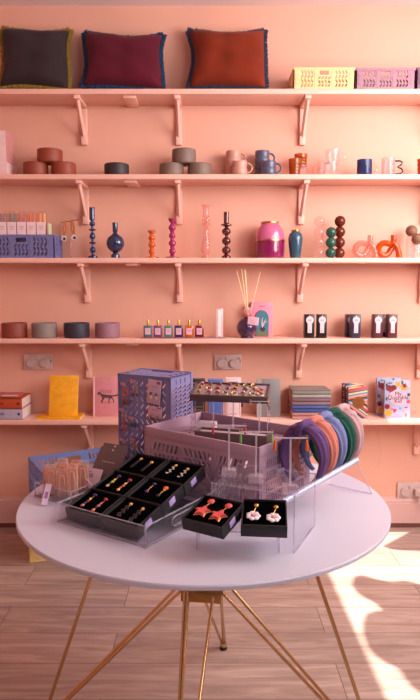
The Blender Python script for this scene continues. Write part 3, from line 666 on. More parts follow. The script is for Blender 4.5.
reed = mat('pale_reed', (238, 206, 160), .7)
for k, (bx_, by_, tx_, ty_) in enumerate(((247.5, 307.5, 236.6, 271), (247, 307.5, 241.4, 269), (248, 307.5, 244.6, 269.5), (248.3, 308, 245.4, 270.5), (249.6, 309, 260.2, 272))):
    m = MB(); X0, Z0 = W(bx_, by_ + 7, 3.165); X1, Z1 = W(tx_, ty_, 3.165 + .01 * (k - 2)); m.cyl((X0 - xd, 0, Z0 - z4), (X1 - xd, .01 * (k - 2), Z1 - z4), .0022, 8); m.build('reed', reed, t)
m = MB(); xt, zt_ = W(253.3, 321, 3.10)
R = Matrix.Rotation(.12, 3, 'Y'); m.box((xt - xd, -.062, zt_ - z4), (.056, .002, .040), R, bev=.0008); m.mi = 1
for q in range(3): m.box((xt - xd, -.0634, zt_ - z4 + .010 - .009 * q), (.034 - .006 * (q % 2), .0006, .0022), R)
m.build('hang_tag', [mat('pink_tag', (226, 170, 190), .6), MATS['label_print']], t)
m = MB(); m.tube([(3.4 * s, -.01, zz(315.8)), (4.4 * s, -.04, zz(316.4)), (xt - xd - .018, -.062, zt_ - z4 + .018)], .0010, 6); m.build('tag_string', reed, t)
# diffuser box
Yb = 3.235; x0, x1 = W(251, 320, Yb)[0], W(272.6, 320, Yb)[0]; h = W(262, 302.2, Yb)[1] - z4; w = x1 - x0
t = thing('diffuser_box', 'pink carton with a teal arch picture behind the reed diffuser', 'box', ((x0 + x1) / 2, Yb, z4))
m = MB(); m.box((0, .03, h / 2), (w, .06, h), bev=.001); m.build('carton', mat('pink_carton_bright', (226, 140, 164), .55), t)
arch = [(-.3, 0), (.3, 0), (.3, .5)] + [(.3 * math.cos(a), .5 + .24 * math.sin(a)) for a in [PI * k / 12 for k in range(1, 12)]] + [(-.3, .5)]
fm = lambda dz, dx=0: Matrix(((1, 0, 0, dx * w), (0, 0, -1, -.0002), (0, 1, 0, dz), (0, 0, 0, 1)))
m = MB(); m.prism([(x * 1.12 * w, y * h * 1.03) for x, y in arch], .0006, fm(.002, -.02)); m.build('arch_border', mat('maroon_print', (150, 46, 72), .6), t)
m = MB(); m.prism([(x * w, y * h) for x, y in arch], .0012, fm(.004, .02)); m.build('arch_panel', mat('teal_print', (60, 120, 136), .6), t)
m = MB(); m.prism([(x * w, y * h) for x, y in [(-.3, 0), (.3, 0), (.3, .13), (.1, .16), (-.1, .14), (-.3, .17)]], .0016, fm(.004, .02)); m.build('ground_panel', mat('green_print', (104, 112, 84), .6), t)
m = MB(); m.prism([(.16 * w * math.cos(a) * .75, .2 * h + .075 * h * math.sin(a)) for a in [2 * PI * k / 20 for k in range(20)]], .002, fm(.004, .04)); m.build('flask_picture', mat('plum_print', (70, 30, 76), .6), t)
m = MB()
for a, b in ((-.05, .52), (.0, .56), (.08, .5), (.12, .45), (-.02, .4)): m.tube([(.02 * w, -.0026, .27 * h), (.02 * w + a * w, -.0026, .42 * h), (.04 * w + a * 1.6 * w, -.0026, b * h)], .0016, 4)
m.build('blossom_picture', mat('pale_print', (228, 206, 214), .6), t)
m = MB()
for q in range(6): m.box((-.12 * w + q * .048 * w, -.0004, .885 * h), (.034 * w, .0006, .005))
m.build('print', mat('crimson_print', (176, 60, 84), .6), t)

# tea packs with keyhole shaped labels
def keypack(px0, px1, Y, col, key, lab, grp, py0=314.4):
    x0, x1 = W(px0, 325, Y)[0], W(px1, 325, Y)[0]; h = W(px0, py0, Y)[1] - z4; w = x1 - x0
    t = thing('tea_pack', lab, 'pack', ((x0 + x1) / 2, Y, z4), 0, grp)
    m = MB(); m.box((0, .024, h / 2), (w, .048, h), bev=.003); m.build('pouch', mat('pouch_' + key, col, .35, bump=.1, bscale=30), t)
    r = w * .38
    poly = [(-w * .21, .22 * h), (w * .21, .22 * h), (w * .21, .60 * h)] + [(r * math.cos(a), .76 * h + r * math.sin(a)) for a in [-.75 + k * (PI + 1.5) / 16 for k in range(17)]] + [(-w * .21, .60 * h)]
    poly = poly[:11] + [(.12 * r, .76 * h + r), (0, .97 * h), (-.12 * r, .76 * h + r)] + poly[11:]
    m = MB(); m.prism(poly, .001, Matrix(((1, 0, 0, 0), (0, 0, -1, 0), (0, 1, 0, 0), (0, 0, 0, 1)))); lb = m.build('label', mat('key_label', (226, 202, 208), .5), t)
    m = MB(); m.box((0, -.0014, .76 * h), (r * .9, .0006, .006)); m.box((0, -.0014, .30 * h), (w * .2, .0006, .004)); m.build('print', mat('label_dark_print', (176, 150, 164), .6), lb)
kp = 'foil packs with keyhole labels'
keypack(304.8, 314.8, 3.145, (22, 10, 18), 'black', 'black foil pack with a pale keyhole label, left of the black pair', kp)
keypack(317.4, 327, 3.145, (22, 10, 18), 'black', 'black foil pack with a pale keyhole label, right of the black pair', kp)
keypack(346.5, 356, 3.215, (56, 46, 72), 'navy', 'navy foil pack half hidden behind another navy pack', kp)
keypack(351.4, 361, 3.14, (56, 46, 72), 'navy', 'navy foil pack in front of another navy pack', kp)
keypack(373.6, 383, 3.145, (88, 38, 46), 'maroon', 'maroon foil pack, left of the maroon three', kp)
keypack(380.5, 389.5, 3.215, (88, 38, 46), 'maroon', 'maroon foil pack at the back between two others', kp)
keypack(388.2, 397.6, 3.145, (88, 38, 46), 'maroon', 'maroon foil pack, right of the maroon three', kp)

# ------------------------------------------------------------------ fifth shelf: books
z5 = SZ[4]
paper = mat('paper', (226, 206, 200), .8, var=.1, scale=300, stretch=(1, 1, .02))
def flatbook(x0, x1, yf, dep, z, th, cov, key, lab, grp, spine=None, pg=paper):
    t = thing('book', lab, 'book', ((x0 + x1) / 2, yf, z), 0, grp); w = x1 - x0; c = mat('cover_' + key, cov, .5)
    m = MB(); m.box((0, dep / 2, .0015), (w, dep, .003)); m.box((0, dep / 2, th - .0015), (w, dep, .003)); m.box((0, .0015, th / 2), (w, .003, th), bev=.0008); m.build('cover', c, t)
    m = MB(); m.box((0, dep / 2 + .002, th / 2), (w - .005, dep - .008, th - .006)); m.build('pages', pg, t)
    return t
xr = W(22.6, 410, 3.125)[0]
ink = mat('black_ink', (40, 26, 34), .6)
t = flatbook(xr - .21, xr, 3.122, .165, z5, .058, (172, 156, 178), 'lilac', 'thick lilac grey book at the bottom of the left stack', 'books stacked at the left end')
text('spine_lettering', 'LATINEUR', .018, ink, t, (-.03, -.0006, .03), FACE); m = MB(); m.box((.085, -.0005, .03), (.011, .001, .012)); m.build('spine_mark', ink, t)
t = flatbook(xr - .213, xr - .002, 3.122, .165, z5 + .058, .054, (178, 66, 30), 'burnt', 'thick burnt orange book in the left stack, resting on the lilac one', 'books stacked at the left end')
text('spine_lettering', 'LATINEUR', .018, ink, t, (-.03, -.0006, .027), FACE); m = MB(); m.box((.085, -.0005, .027), (.011, .001, .012)); m.build('spine_mark', ink, t)
m = MB(); m.box((0, .07, .004), (.19, .12, .008), bev=.001); m.mi = 1; m.box((.05, .02, .0084), (.08, .04, .001)); o = m.build('leaflet', [mat('dusty_red_card', (186, 92, 84), .6), mat('leaflet_white', (224, 196, 196), .6)], loc=(xr - .125, 3.14, z5 + .112)); tag(o, 'thin dusty red booklet on top of the left book stack', 'booklet')
def standbook(px0, px1, pytop, Y, th, cov, key, lab, lean=0., yaw=0., spine_w=0., grp=None, py_ref=400):
    x0, x1 = W(px0, py_ref, Y)[0], W(px1, py_ref, Y)[0]; h = (W(px0, pytop, Y + .3 * lean)[1] - z5) / math.cos(lean); w = x1 - x0
    t = thing('book', lab, 'book', ((x0 + x1) / 2, Y, z5), yaw, grp); t.rotation_euler = (-lean, 0, yaw)
    c = mat('cover_' + key, cov, .5, bump=.05)
    m = MB(); m.box((0, .0012, h / 2), (w, .0024, h), bev=.0006); m.box((0, th - .0012, h / 2), (w, .0024, h), bev=.0006); m.box((-w / 2 + .001, th / 2, h / 2), (.0025, th, h)); m.build('cover', c, t)
    m = MB(); m.box((.001, th / 2, h / 2), (w - .005, th - .005, h - .006)); m.build('pages', paper, t)
    return t, w, h
yel = (238, 166, 30)
t = thing('notebook', 'yellow notebook lying flat under the standing yellow one', 'notebook', (W(58.5, 416, 3.14)[0], 3.122, z5), 0, 'yellow notebooks')
m = MB(); yb = .010; m.box((0, .07, .0015), (.232, .14, .003), bev=.0008); m.box((0, .07, yb - .0015), (.232, .14, .003), bev=.0008); m.box((0, .002, yb / 2), (.232, .003, yb)); m.build('cover', mat('cover_yellow', yel, .45, var=.10, scale=26), t)
m = MB(); m.box((.003, .072, yb / 2), (.225, .132, yb - .006)); m.build('pages', paper, t)
t, w, h = standbook(48.3, 77, 377, 3.165, .012, yel, 'yellow', 'yellow notebook standing upright against the wall', lean=.22, grp='yellow notebooks'); t.location.z = z5 + yb + .0015
m = MB(); rnd = random.Random(4)
for _ in range(26):
    a, b = rnd.uniform(-.42, .42) * w, rnd.uniform(.45, .93) * h; r_ = rnd.uniform(.005, .012)
    m.tube([(a + r_ * math.cos(q), -.0004, b + r_ * math.sin(q)) for q in [PI * 1.3 * k / 6 for k in range(7)]], .0007, 4)
m.build('embossed_pattern', mat('deep_yellow', (216, 138, 16), .5), t)
t, w, h = standbook(93, 119.5, 376.6, 3.20, .02, (208, 132, 140), 'pinkbook', 'pink book with a fox drawing, standing by the blue crate', lean=.10)
m = MB(); m.box((-w / 2 + .004, -.0006, h / 2), (.008, .0012, h)); m.build('spine_edge', mat('pale_pink', (236, 180, 184), .5), t)
fox = [(-.40, .57), (-.36, .60), (-.33, .64), (-.31, .615), (-.27, .625), (-.25, .59), (-.18, .565), (.0, .55), (.14, .545), (.28, .54), (.40, .56), (.45, .55), (.42, .525), (.30, .505), (.20, .505), (.22, .47), (.28, .42), (.27, .37), (.31, .365), (.30, .35), (.235, .355), (.235, .42), (.17, .46), (.13, .46), (.09, .40), (.09, .36), (.12, .35), (.045, .35), (.05, .41), (.07, .47), (-.10, .475), (-.13, .44), (-.18, .39), (-.19, .36), (-.16, .35), (-.25, .35), (-.24, .39), (-.20, .44), (-.20, .49), (-.25, .52), (-.29, .56), (-.34, .55)]
m = MB(); m.prism([(x * w * .95 + .003, y * h) for x, y in fox], .0009, Matrix(((1, 0, 0, 0), (0, 0, -1, -.0002), (0, 1, 0, 0), (0, 0, 0, 1)))); m.build('fox_drawing', mat('sepia_ink', (84, 62, 62), .7, var=.4, scale=120), t)
rose_ink = mat('rose_ink', (160, 74, 80), .6)
text('cover_lettering', 'ZOO', .022, rose_ink, t, (-.005, -.0008, .625 * h), FACE, sx=1.3); text('cover_lettering', 'WALKS', .013, rose_ink, t, (.0, -.0016, .352 * h), FACE, sx=1.2)

gift = [((189.6, 205), 379, (30, 24, 36), 'black', 'black boxed notebook standing on the lowest shelf behind the ring tray'), ((208, 223), 379.5, (78, 104, 176), 'blue', 'blue boxed notebook standing on the lowest shelf behind the ring tray'), ((225.6, 241), 378, (226, 200, 206), 'white', 'white boxed notebook standing on the lowest shelf behind the ring tray')]
for k, ((a, b), py, c, nm, lab) in enumerate(gift):
    t, w, h = standbook(a, b, py, 3.15, .03, c, 'gift_' + nm, lab, grp='boxed notebooks behind the ring tray')
    gm = mat('gilt_print', (206, 160, 90), .35, metal=.6) if nm != 'white' else rose_ink
    m = MB(); m.box((0, -.0005, h * .9), (w * .6, .001, .004)); m.box((0, -.0005, h * .83), (w * .4, .001, .003)); m.box((0, -.0005, h * .12), (w * .5, .001, .003))
    for e in (-1, 1): m.box((e * w * .4, -.0005, h * .25), (.002, .001, h * .3))
    if nm == 'black':
        for e in (.22, .30): m.box((0, -.0005, h * e), (w * .72, .001, .0022))
    m.build('cover_print', gm, t)
t, w, h = standbook(257, 280.6, 378.6, 3.185, .016, (126, 120, 122), 'greybook', 'plain grey notebook standing behind the acrylic stands', lean=.1)
m = MB(); m.box((-w * .40, -.0006, h / 2), (w * .2, .0012, h)); m.build('spine_strip', mat('pale_grey_cloth', (158, 148, 150), .6), t)
stackc = [((196, 140, 138), 'rosy'), ((186, 128, 124), 'dusty rose'), ((62, 80, 142), 'deep blue'), ((74, 92, 152), 'cobalt blue'), ((142, 104, 112), 'mauve'), ((128, 96, 106), 'dark mauve'), ((164, 154, 150), 'pale grey'), ((138, 130, 124), 'stone grey')]
z = z5; x0, x1 = W(292.5, 410, 3.13)[0], W(330.6, 410, 3.13)[0]; zt = W(300, 390.6, 3.13)[1]; th = (zt - z5) / 8
for k, (c, nm) in enumerate(stackc):
    t = thing('notebook', '%s notebook in the flat stack, %s' % (nm, ['lowest of eight', 'second from the bottom', 'third from the bottom', 'fourth from the bottom', 'fourth from the top', 'third from the top', 'second from the top', 'topmost'][k]), 'notebook', ((x0 + x1) / 2 + random.uniform(-.002, .002), 3.13, z5 + k * th), 0, 'notebooks in the flat stack')
    m = MB(); w = x1 - x0; m.box((0, .08, .0012), (w, .16, .0024)); m.box((0, .08, th - .0014), (w, .16, .0024)); m.box((0, .0012, th / 2), (w, .0024, th), bev=.0006); m.build('cover', mat('stack_%d' % k, c, .6), t)
    m = MB(); m.box((0, .081, th / 2), (w - .006, .154, th - .005)); m.build('pages', mat('warm_paper', (206, 150, 134), .8), t)
# striped journals
def stripe_mat():
    m = bpy.data.materials.new('rainbow_stripes'); m.use_nodes = True; nt = m.node_tree; L = nt.links
    tc = nt.nodes.new('ShaderNodeTexCoord'); sep = nt.nodes.new('ShaderNodeSeparateXYZ'); L.new(tc.outputs['Object'], sep.inputs[0])
    ab = nt.nodes.new('ShaderNodeMath'); ab.operation = 'SUBTRACT'; L.new(sep.outputs['Z'], ab.inputs[0]); ab.inputs[1].default_value = .088
    sg = nt.nodes.new('ShaderNodeMath'); sg.operation = 'LESS_THAN'; L.new(ab.outputs[0], sg.inputs[0]); sg.inputs[1].default_value = 0
    sl = nt.nodes.new('ShaderNodeMapRange'); L.new(sg.outputs[0], sl.inputs['Value']); sl.inputs['To Min'].default_value = -.18; sl.inputs['To Max'].default_value = .75
    mu = nt.nodes.new('ShaderNodeMath'); mu.operation = 'MULTIPLY'; L.new(sep.outputs['X'], mu.inputs[0]); L.new(sl.outputs['Result'], mu.inputs[1])
    ad = nt.nodes.new('ShaderNodeMath'); ad.operation = 'ADD'; L.new(sep.outputs['Z'], ad.inputs[0]); L.new(mu.outputs[0], ad.inputs[1])
    sc = nt.nodes.new('ShaderNodeMath'); sc.operation = 'MULTIPLY'; L.new(ad.outputs[0], sc.inputs[0]); sc.inputs[1].default_value = 13
    fr = nt.nodes.new('ShaderNodeMath'); fr.operation = 'FRACT'; L.new(sc.outputs[0], fr.inputs[0])
    rp = nt.nodes.new('ShaderNodeValToRGB'); rp.color_ramp.interpolation = 'CONSTANT'
    cols = [(190, 50, 74), (236, 190, 130), (58, 96, 150), (40, 42, 66), (222, 120, 60), (206, 150, 170), (70, 130, 170), (236, 206, 110), (60, 90, 96), (200, 60, 90)]
    el = rp.color_ramp.elements; el[0].color = srgb(*cols[0]); el[1].position = .1; el[1].color = srgb(*cols[1])
    for i, c in enumerate(cols[2:], 2): e = el.new(i / 10); e.color = srgb(*c)
    L.new(fr.outputs[0], rp.inputs['Fac']); b = nt.nodes['Principled BSDF']; L.new(rp.outputs['Color'], b.inputs['Base Color']); b.inputs['Roughness'].default_value = .5
    return m
MATS['cover_stripe'] = stripe_mat()
for k, (a, b, py, Y, lab) in enumerate(((342.5, 359.5, 383, 3.235, 'multicoloured striped journal at the back of the three'), (345.5, 364, 384, 3.20, 'multicoloured striped journal in the middle of the three'), (348, 367.8, 386.5, 3.155, 'multicoloured striped journal in front with a round brown badge'))):
    t, w, h = standbook(a, b, py, Y, .016, (200, 100, 100), 'stripe', lab, lean=.08, grp='striped journals')
    m = MB(); m.box((-w / 2 + .0016, .008, h / 2), (.004, .018, h * 1.0)); m.build('dark_spine', mat('plum_spine', (74, 40, 62), .5), t)
    if k == 2:
        m = MB(); m.lathe([(0, 0), (.032, 0), (.032, .0012), (0, .0014)], (.005, -.0002, h * .50), 32, Matrix.Rotation(PI / 2, 3, 'X')); bd = m.build('round_badge', mat('bronze_badge', (146, 88, 40), .35, metal=.4), t)
        m = MB()
        for q in range(5): m.box((.005, -.0018, h * .50 + .012 - .006 * q), (.016 + .005 * (q % 2), .0006, .002))
        m.build('badge_print', mat('badge_ink', (112, 62, 26), .5), bd)
# illustrated journals
cov = (172, 172, 206)
icons = [(-.34, .80, (130, 28, 44), .085, 'o'), (-.16, .80, (120, 20, 40), .085, 'o'), (-.24, .72, (150, 40, 50), .06, 'o'), (.0, .90, (240, 160, 50), .065, 'o'), (.24, .84, (236, 160, 60), .10, 'f'), (.27, .86, (140, 40, 60), .055, 'o'), (.44, .80, (236, 170, 70), .05, 'b'), (-.45, .88, (40, 44, 50), .05, 'l'), (-.45, .52, (40, 90, 70), .05, 'l'), (-.40, .32, (130, 20, 40), .07, 'o'), (-.38, .15, (240, 160, 60), .10, 'f'), (-.10, .22, (200, 40, 56), .07, 't'), (.12, .27, (110, 140, 190), .06, 't'), (.34, .30, (190, 40, 60), .055, 'b'), (.34, .10, (236, 130, 80), .055, 'l'), (.46, .45, (210, 80, 120), .05, 'o'), (-.22, .26, (220, 120, 140), .04, 'o'), (.44, .63, (90, 60, 60), .04, 'o'), (.18, .96, (70, 100, 80), .06, 'l'), (-.30, .96, (90, 120, 130), .07, 'b'), (.22, .22, (230, 150, 140), .035, 'o')]
def quotable(px0, px1, py, Y, lab, front):
    t, w, h = standbook(px0, px1, py, Y, .018, cov, 'illustrated', lab, lean=.06, grp='illustrated journals')
    by = {}
    for x, y, c, r, kd in icons: by.setdefault(c, []).append((x, y, r, kd))
    for i, (c, lst) in enumerate(by.items()):
        m = MB()
        for j, (x, y, r, kd) in enumerate(lst):
            r *= w * 1.45; x = max(-w / 2 + r, min(w / 2 - r, x * w)); y = min(h - r * 1.05, max(r * 1.05, y * h)); n = {'o': 14, 'f': 20, 't': 3, 'b': 4, 'l': 10}[kd]; p = []
            for q in range(n):
                a = 2 * PI * q / n + .4; rr = r * (1 + (.22 * math.cos(6 * a) if kd == 'f' else 0)); sx_, sy_ = {'b': (1.1, .45), 'l': (.5, 1.05)}.get(kd, (1, 1))
                p.append((x + rr * math.cos(a) * sx_, y + rr * math.sin(a) * sy_))
            m.prism(p, .0006 + .0002 * (i % 4), Matrix(((1, 0, 0, 0), (0, 0, -1, -.0001), (0, 1, 0, 0), (0, 0, 0, 1))))
        m.build('fruit_print', mat('icon_%d_%d_%d' % c, c, .5), t, smooth=0)
    m = MB(); p = []
    for q in range(40):
        a = 2 * PI * q / 40; rr = 1 + .05 * math.cos(10 * a); p.append((.02 * w + .36 * w * rr * math.cos(a), .56 * h + .20 * h * rr * math.sin(a)))
    m.prism(p, .0016, Matrix(((1, 0, 0, 0), (0, 0, -1, -.0001), (0, 1, 0, 0), (0, 0, 0, 1)))); m.build('title_panel', mat('blush_panel', (226, 180, 196), .5), t)
    if front:
        for s_, dz in (('My', .65), ('Quotable', .555), ('Kid', .46)): text('title_lettering', s_, .030, ink, t, (.02 * w, -.0020, dz * h), FACE, sx=.95)
    m = MB(); m.box((-.02 * w, -.0005, .055 * h), (w * .4, .001, .003)); m.box((.05 * w, -.0005, .10 * h), (w * .3, .001, .002)); m.build('small_print', mat('violet_print', (150, 120, 170), .6), t)
quotable(377.2, 401, 377.6, 3.225, 'illustrated fruit patterned journal at the back, half hidden', False)
quotable(385, 410.6, 380.2, 3.145, 'illustrated fruit patterned journal in front, lettered My Quotable Kid', True)

# ------------------------------------------------------------------ round table
TX, TZ = -.0106, 1.654
ZT = .75
tb = thing('round_table', 'round pale lilac table on splayed brass rod legs', 'table', (TX, TZ, 0))
top_m = mat('table_laminate', (196, 192, 208), .34, var=.015, scale=6, spec=.4)
m = MB(); R = .5; m.lathe([(0, ZT - .0145), (R - .010, ZT - .0145), (R - .003, ZT - .0125), (R, ZT - .010), (R, ZT - .003), (R - .002, ZT), (0, ZT)], n=128); m.build('tabletop', top_m, tb, smooth=30)
brass_leg = mat('brass_rod', (206, 176, 130), .25, metal=1.0); black_r = mat('black_rubber', (20, 18, 20), .6)
HZ = W(200, 603, TZ - .055)[1]
m = MB(); m.box((.0, .0, HZ + .014), (.112, .112, .028), Matrix.Rotation(-.1417, 3, 'Z'), bev=.003); m.box((0, 0, HZ + .02), (.06, .06, .034), Matrix.Rotation(-.1417, 3, 'Z'))
m.cyl((0, 0, HZ + .028), (0, 0, ZT - .016), .011, 14); m.lathe([(0, 0), (.06, 0), (.06, .004), (0, .004)], (0, 0, ZT - .0185), 24); m.build('mounting_plate', mat('brass_plate', (178, 138, 84), .35, metal=.9), tb)
TH = -.1417
for k in range(4):
    a = TH + k * PI / 2; d = Vector((math.cos(a), math.sin(a), 0)); n_ = Vector((-math.sin(a), math.cos(a), 0))
    foot = d * .495 + Vector((0, 0, .022))
    m = MB(); rr = .0047
    for e in (-1, 1): m.cyl(tuple(d * .058 + n_ * e * .034 + Vector((0, 0, HZ + .022))), tuple(foot + n_ * e * .006), rr, 12)
    m.cyl(tuple(d * .25 + Vector((0, 0, ZT - .0155))), tuple(foot), rr * 1.15, 12)
    lg = m.build('leg', brass_leg, tb)
    m = MB(); m.lathe([(0, .010), (.010, .010), (.0125, .018), (.011, .028), (.006, .034), (0, .035)], (foot.x, foot.y, 0), 16); m.build('foot_socket', brass_leg, lg)
    m = MB(); m.lathe([(0, 0), (.012, 0), (.014, .004), (.012, .010), (0, .012)], (foot.x, foot.y, 0), 16); m.build('foot_pad', black_r, lg)

# ------------------------------------------------------------------ crates under the shelf
ca, sa = math.cos(.29), math.sin(.29)
yl, yw, yh = .40, .31, .165
c0 = Vector((-.866, 2.858, 0)) + Vector((ca, sa, 0)) * yl / 2 + Vector((-sa, ca, 0)) * yw / 2
yc = crate('yellow crate on the floor under the table, with a cream label', yl, yw, yh, (252, 222, 140), c0, (0, 0, .29), nu=7, nv=5, key='floor_yellow')
m = MB(); m.box((-.0125, -yw / 2 - .004, yh * .48), (.305, .003, yh * .74), bev=.001); lb = m.build('label_card', mat('cream_card', (252, 240, 205), .6), yc)
text('lettering', 'M', .055, ink, lb, (-.122, -yw / 2 - .0062, yh * .32), FACE)
cb, sb = math.cos(.50), math.sin(.50)
bl, bw_, bh = .46, .32, .315
far_left = Vector((-.905, 3.02, 0))
c1 = far_left + Vector((cb, sb, 0)) * bl / 2 + Vector((sb, -cb, 0)) * bw_ / 2
crate('blue crate on the floor stack behind the table at the left', bl, bw_, bh, (112, 128, 184), (c1.x, c1.y, yh), (0, 0, .50), nu=8, nv=6, key='floor_blue')

# ------------------------------------------------------------------ table: blue crate on end with earrings
P0, P1 = Vector((-.294, 1.985, ZT)), Vector((-.114, 1.888, ZT))
d = (P1 - P0); fl = d.length; an = math.atan2(d.y, d.x); d.normalize(); nb = Vector((-d.y, d.x, 0))
CH = W(119, 374, 1.985)[1] - ZT; CD = .135
# crate frame: long side vertical, base towards the viewer
Rz = Matrix.Rotation(an, 4, 'Z')
Rc = Rz @ Matrix(((0, 1, 0, 0), (0, 0, 1, 0), (1, 0, 0, 0), (0, 0, 0, 1)))     # local X->up, local Y->right, local Z->back
o = crate('lavender blue crate standing on end on the table, hung with earrings', CH, fl, CD, (120, 114, 158), (P0 + P1) / 2 + Vector((0, 0, CH / 2 + .0025)), Rc.to_euler(), nu=7, nv=4, key='stand_blue', blocks=2, alt=False)
def on_front(u, v, out=.004):                       # u 0..1 across, v 0..1 up the crate front
    p = P0 + d * fl * u - nb * out; return Vector((p.x, p.y, ZT + CH * v))
def front_uv(px, py):
    for _ in range(1):
        # intersect pixel ray with front plane
        x, y, z = ray(px, py); r_ = Vector((x, y, z)); q = Vector((0, 0, CAM_H)); n_ = nb
        t_ = (P0 - q).dot(n_) / r_.dot(n_); p = q + r_ * t_
        return (p - P0).dot(d) / fl, (p.z - ZT) / CH
gold_s = mat('gold_stud', (226, 170, 90), .3, metal=.9); card_p = mat('pink_card', (196, 130, 150), .6); card_g = mat('lilac_card', (196, 164, 182), .6)
ear_cols = {'amber': (196, 70, 24), 'brown': (110, 44, 26), 'tan': (190, 130, 96), 'crimson': (150, 36, 56), 'teal': (36, 70, 90), 'wine': (90, 20, 32), 'lilac': (160, 150, 200), 'maroon': (70, 20, 20), 'green': (60, 110, 112)}
def pair(px, py, drops, lab, cat='earrings'):
    """a pair of earrings on a little pink card hung on the crate: drops = [(row offset px, colour, radius px, aspect)]"""
    u, v = front_uv(px, py); o_ = on_front(u, v, .0045)
    t = thing('earring_pair', lab, cat, o_, an, 'earring pairs hung on the blue crate')
    s = .0031
    m = MB(); m.box((-.012, 0, .006), (.022, .0012, .010), Matrix.Rotation(.2, 3, 'Y'), bev=.0003); m.build('price_card', card_p, t)
    for e in (-1, 1):
        m = MB(); m.tube([(e * 2.3 * s, -.001, .002)] + [(e * 2.3 * s, -.003, -dy * s) for dy, *_ in drops], .0005, 5)
        cols = []
        for dy, c, r, asp in drops:
            if c not in cols: cols.append(c)
            m.mi = 1 + cols.index(c); m.ball((e * 2.3 * s, -.004, -dy * s), r * s, 12, 8, (1, .5, asp))
        m.build('earring', [gold_s] + [mat('ear_' + c, ear_cols[c], .3, coat=.4) for c in cols], t)
pair(127, 386, [(3.5, 'amber', 1.6, 1.2), (9.5, 'amber', 1.8, .9), (16.5, 'brown', 2.2, 1.4)], 'amber and brown three drop earrings at upper left on the blue crate')
pair(136.5, 383, [(4.5, 'tan', 1.6, 1.2), (11.5, 'brown', 1.5, 1.2)], 'tan and brown bead earrings right of the amber ones on the blue crate')
pair(125.5, 412, [(4, 'tan', 1.5, 1.4), (11.5, 'crimson', 1.9, .9), (17.5, 'crimson', 1.8, 1.2)], 'crimson drop earrings halfway down the left of the blue crate')
pair(135, 420, [(4.5, 'teal', 2.2, 1.3)], 'dark teal drop earrings in the middle of the blue crate')
pair(126, 442, [(4, 'wine', 1.7, 1.0), (10, 'lilac', 1.8, .9), (16.5, 'maroon', 1.9, 1.2)], 'wine, lilac and maroon drop earrings at lower left of the blue crate')
pair(136.5, 442, [(4, 'tan', 1.4, 1.0), (11, 'green', 1.8, 1.8)], 'tall grey green drop earrings at lower right of the blue crate')
def hung_card(px0, py0, px1, py1, mt, lab, rot, kind):
    u0, v0 = front_uv(px0, py1); u1, v1 = front_uv(px1, py0); w, h = (u1 - u0) * fl, (v1 - v0) * CH
    o_ = on_front((u0 + u1) / 2, v0, .005)
    t = thing('earring_card', lab, 'earring card', o_, an, 'earring cards hung on the blue crate'); t.rotation_euler = (0, rot, an)
    m = MB(); m.box((0, 0, h / 2), (w, .0015, h), bev=.0004); m.build('card', mt, t)
    m = MB(); m.box((0, -.001, h * .72), (w * .5, .0006, .0018)); m.box((w * .3, -.0012, h * .9), (w * .28, .0006, h * .12)); m.build('print', mat('rose_print', (170, 80, 110), .6), t)
    for e in (-1, 1):
        m = MB()
        if kind == 'stud': m.ball((e * w * .2, -.003, h * .42), .004, 10, 8); m.mi = 1; m.ball((e * w * .2 + .001, -.003, h * .26), .0055, 12, 8, (1, .5, 1)); m.build('earring', [mat('ear_olive', (70, 62, 40), .4), mat('ear_pearl', (236, 190, 176), .25, coat=.5)], t)
        elif kind == 'hook': m.tube([(e * w * .24, -.003, h * .3), (e * w * .24 - .003, -.004, h * .1), (e * w * .24 - .006, -.004, -h * .12)], [.0016, .003, .002], 6); m.build('earring', gold_s, t)
        else: m.ball((e * w * .2, -.003, h * .3), .003, 8, 6); m.build('earring', gold_s, t)
hung_card(147.5, 380, 160.5, 403, card_g, 'large lilac card with pearl stud earrings, upper right on the blue crate', .10, 'stud')
hung_card(149, 407, 162.5, 417, card_g, 'lilac card with golden dagger earrings below the large card on the blue crate', .04, 'hook')
hung_card(144, 428, 157, 437, mat('brown_card', (116, 66, 72), .6), 'small brown card with gold studs, lowest on the right of the blue crate', 0, 'dot')

# ------------------------------------------------------------------ table: mauve crate, upside down as a plinth
zc = .90
A, B, D = [Vector((*T(px, py, zc), 0)) for px, py in ((144, 435), (263, 459), (206, 418))]
eu = (B - A); Lm = eu.length - .012; am = math.atan2(eu.y, eu.x); eu.normalize(); ev = Vector((-eu.y, eu.x, 0)); Wm = (D - A).dot(ev) * .92
ctr = A + eu * Lm / 2 + ev * Wm / 2; Hm = zc - ZT
mauve = (166, 132, 150)
mc = crate('mauve crate turned over as a plinth in the middle of the table', Lm, Wm, Hm, mauve, (ctr.x, ctr.y, zc), (PI, 0, am), nu=8, nv=4, key='plinth_mauve', alt=False)
PL = zc - .0005
m = MB(); cm = MATS['crate_plinth_mauve']
for s_ in (-1, 1):
    m.box((0, s_ * (Wm / 2 - .0035), -.012), (Lm, .007, .030), bev=.0015); m.box((s_ * (Lm / 2 - .0035), 0, -.012), (.007, Wm, .030), bev=.0015)
m.M = Matrix.Identity(4)
rim = m.build('rim', cm, mc); rim.location = (0, 0, -.0)
RIM = .010
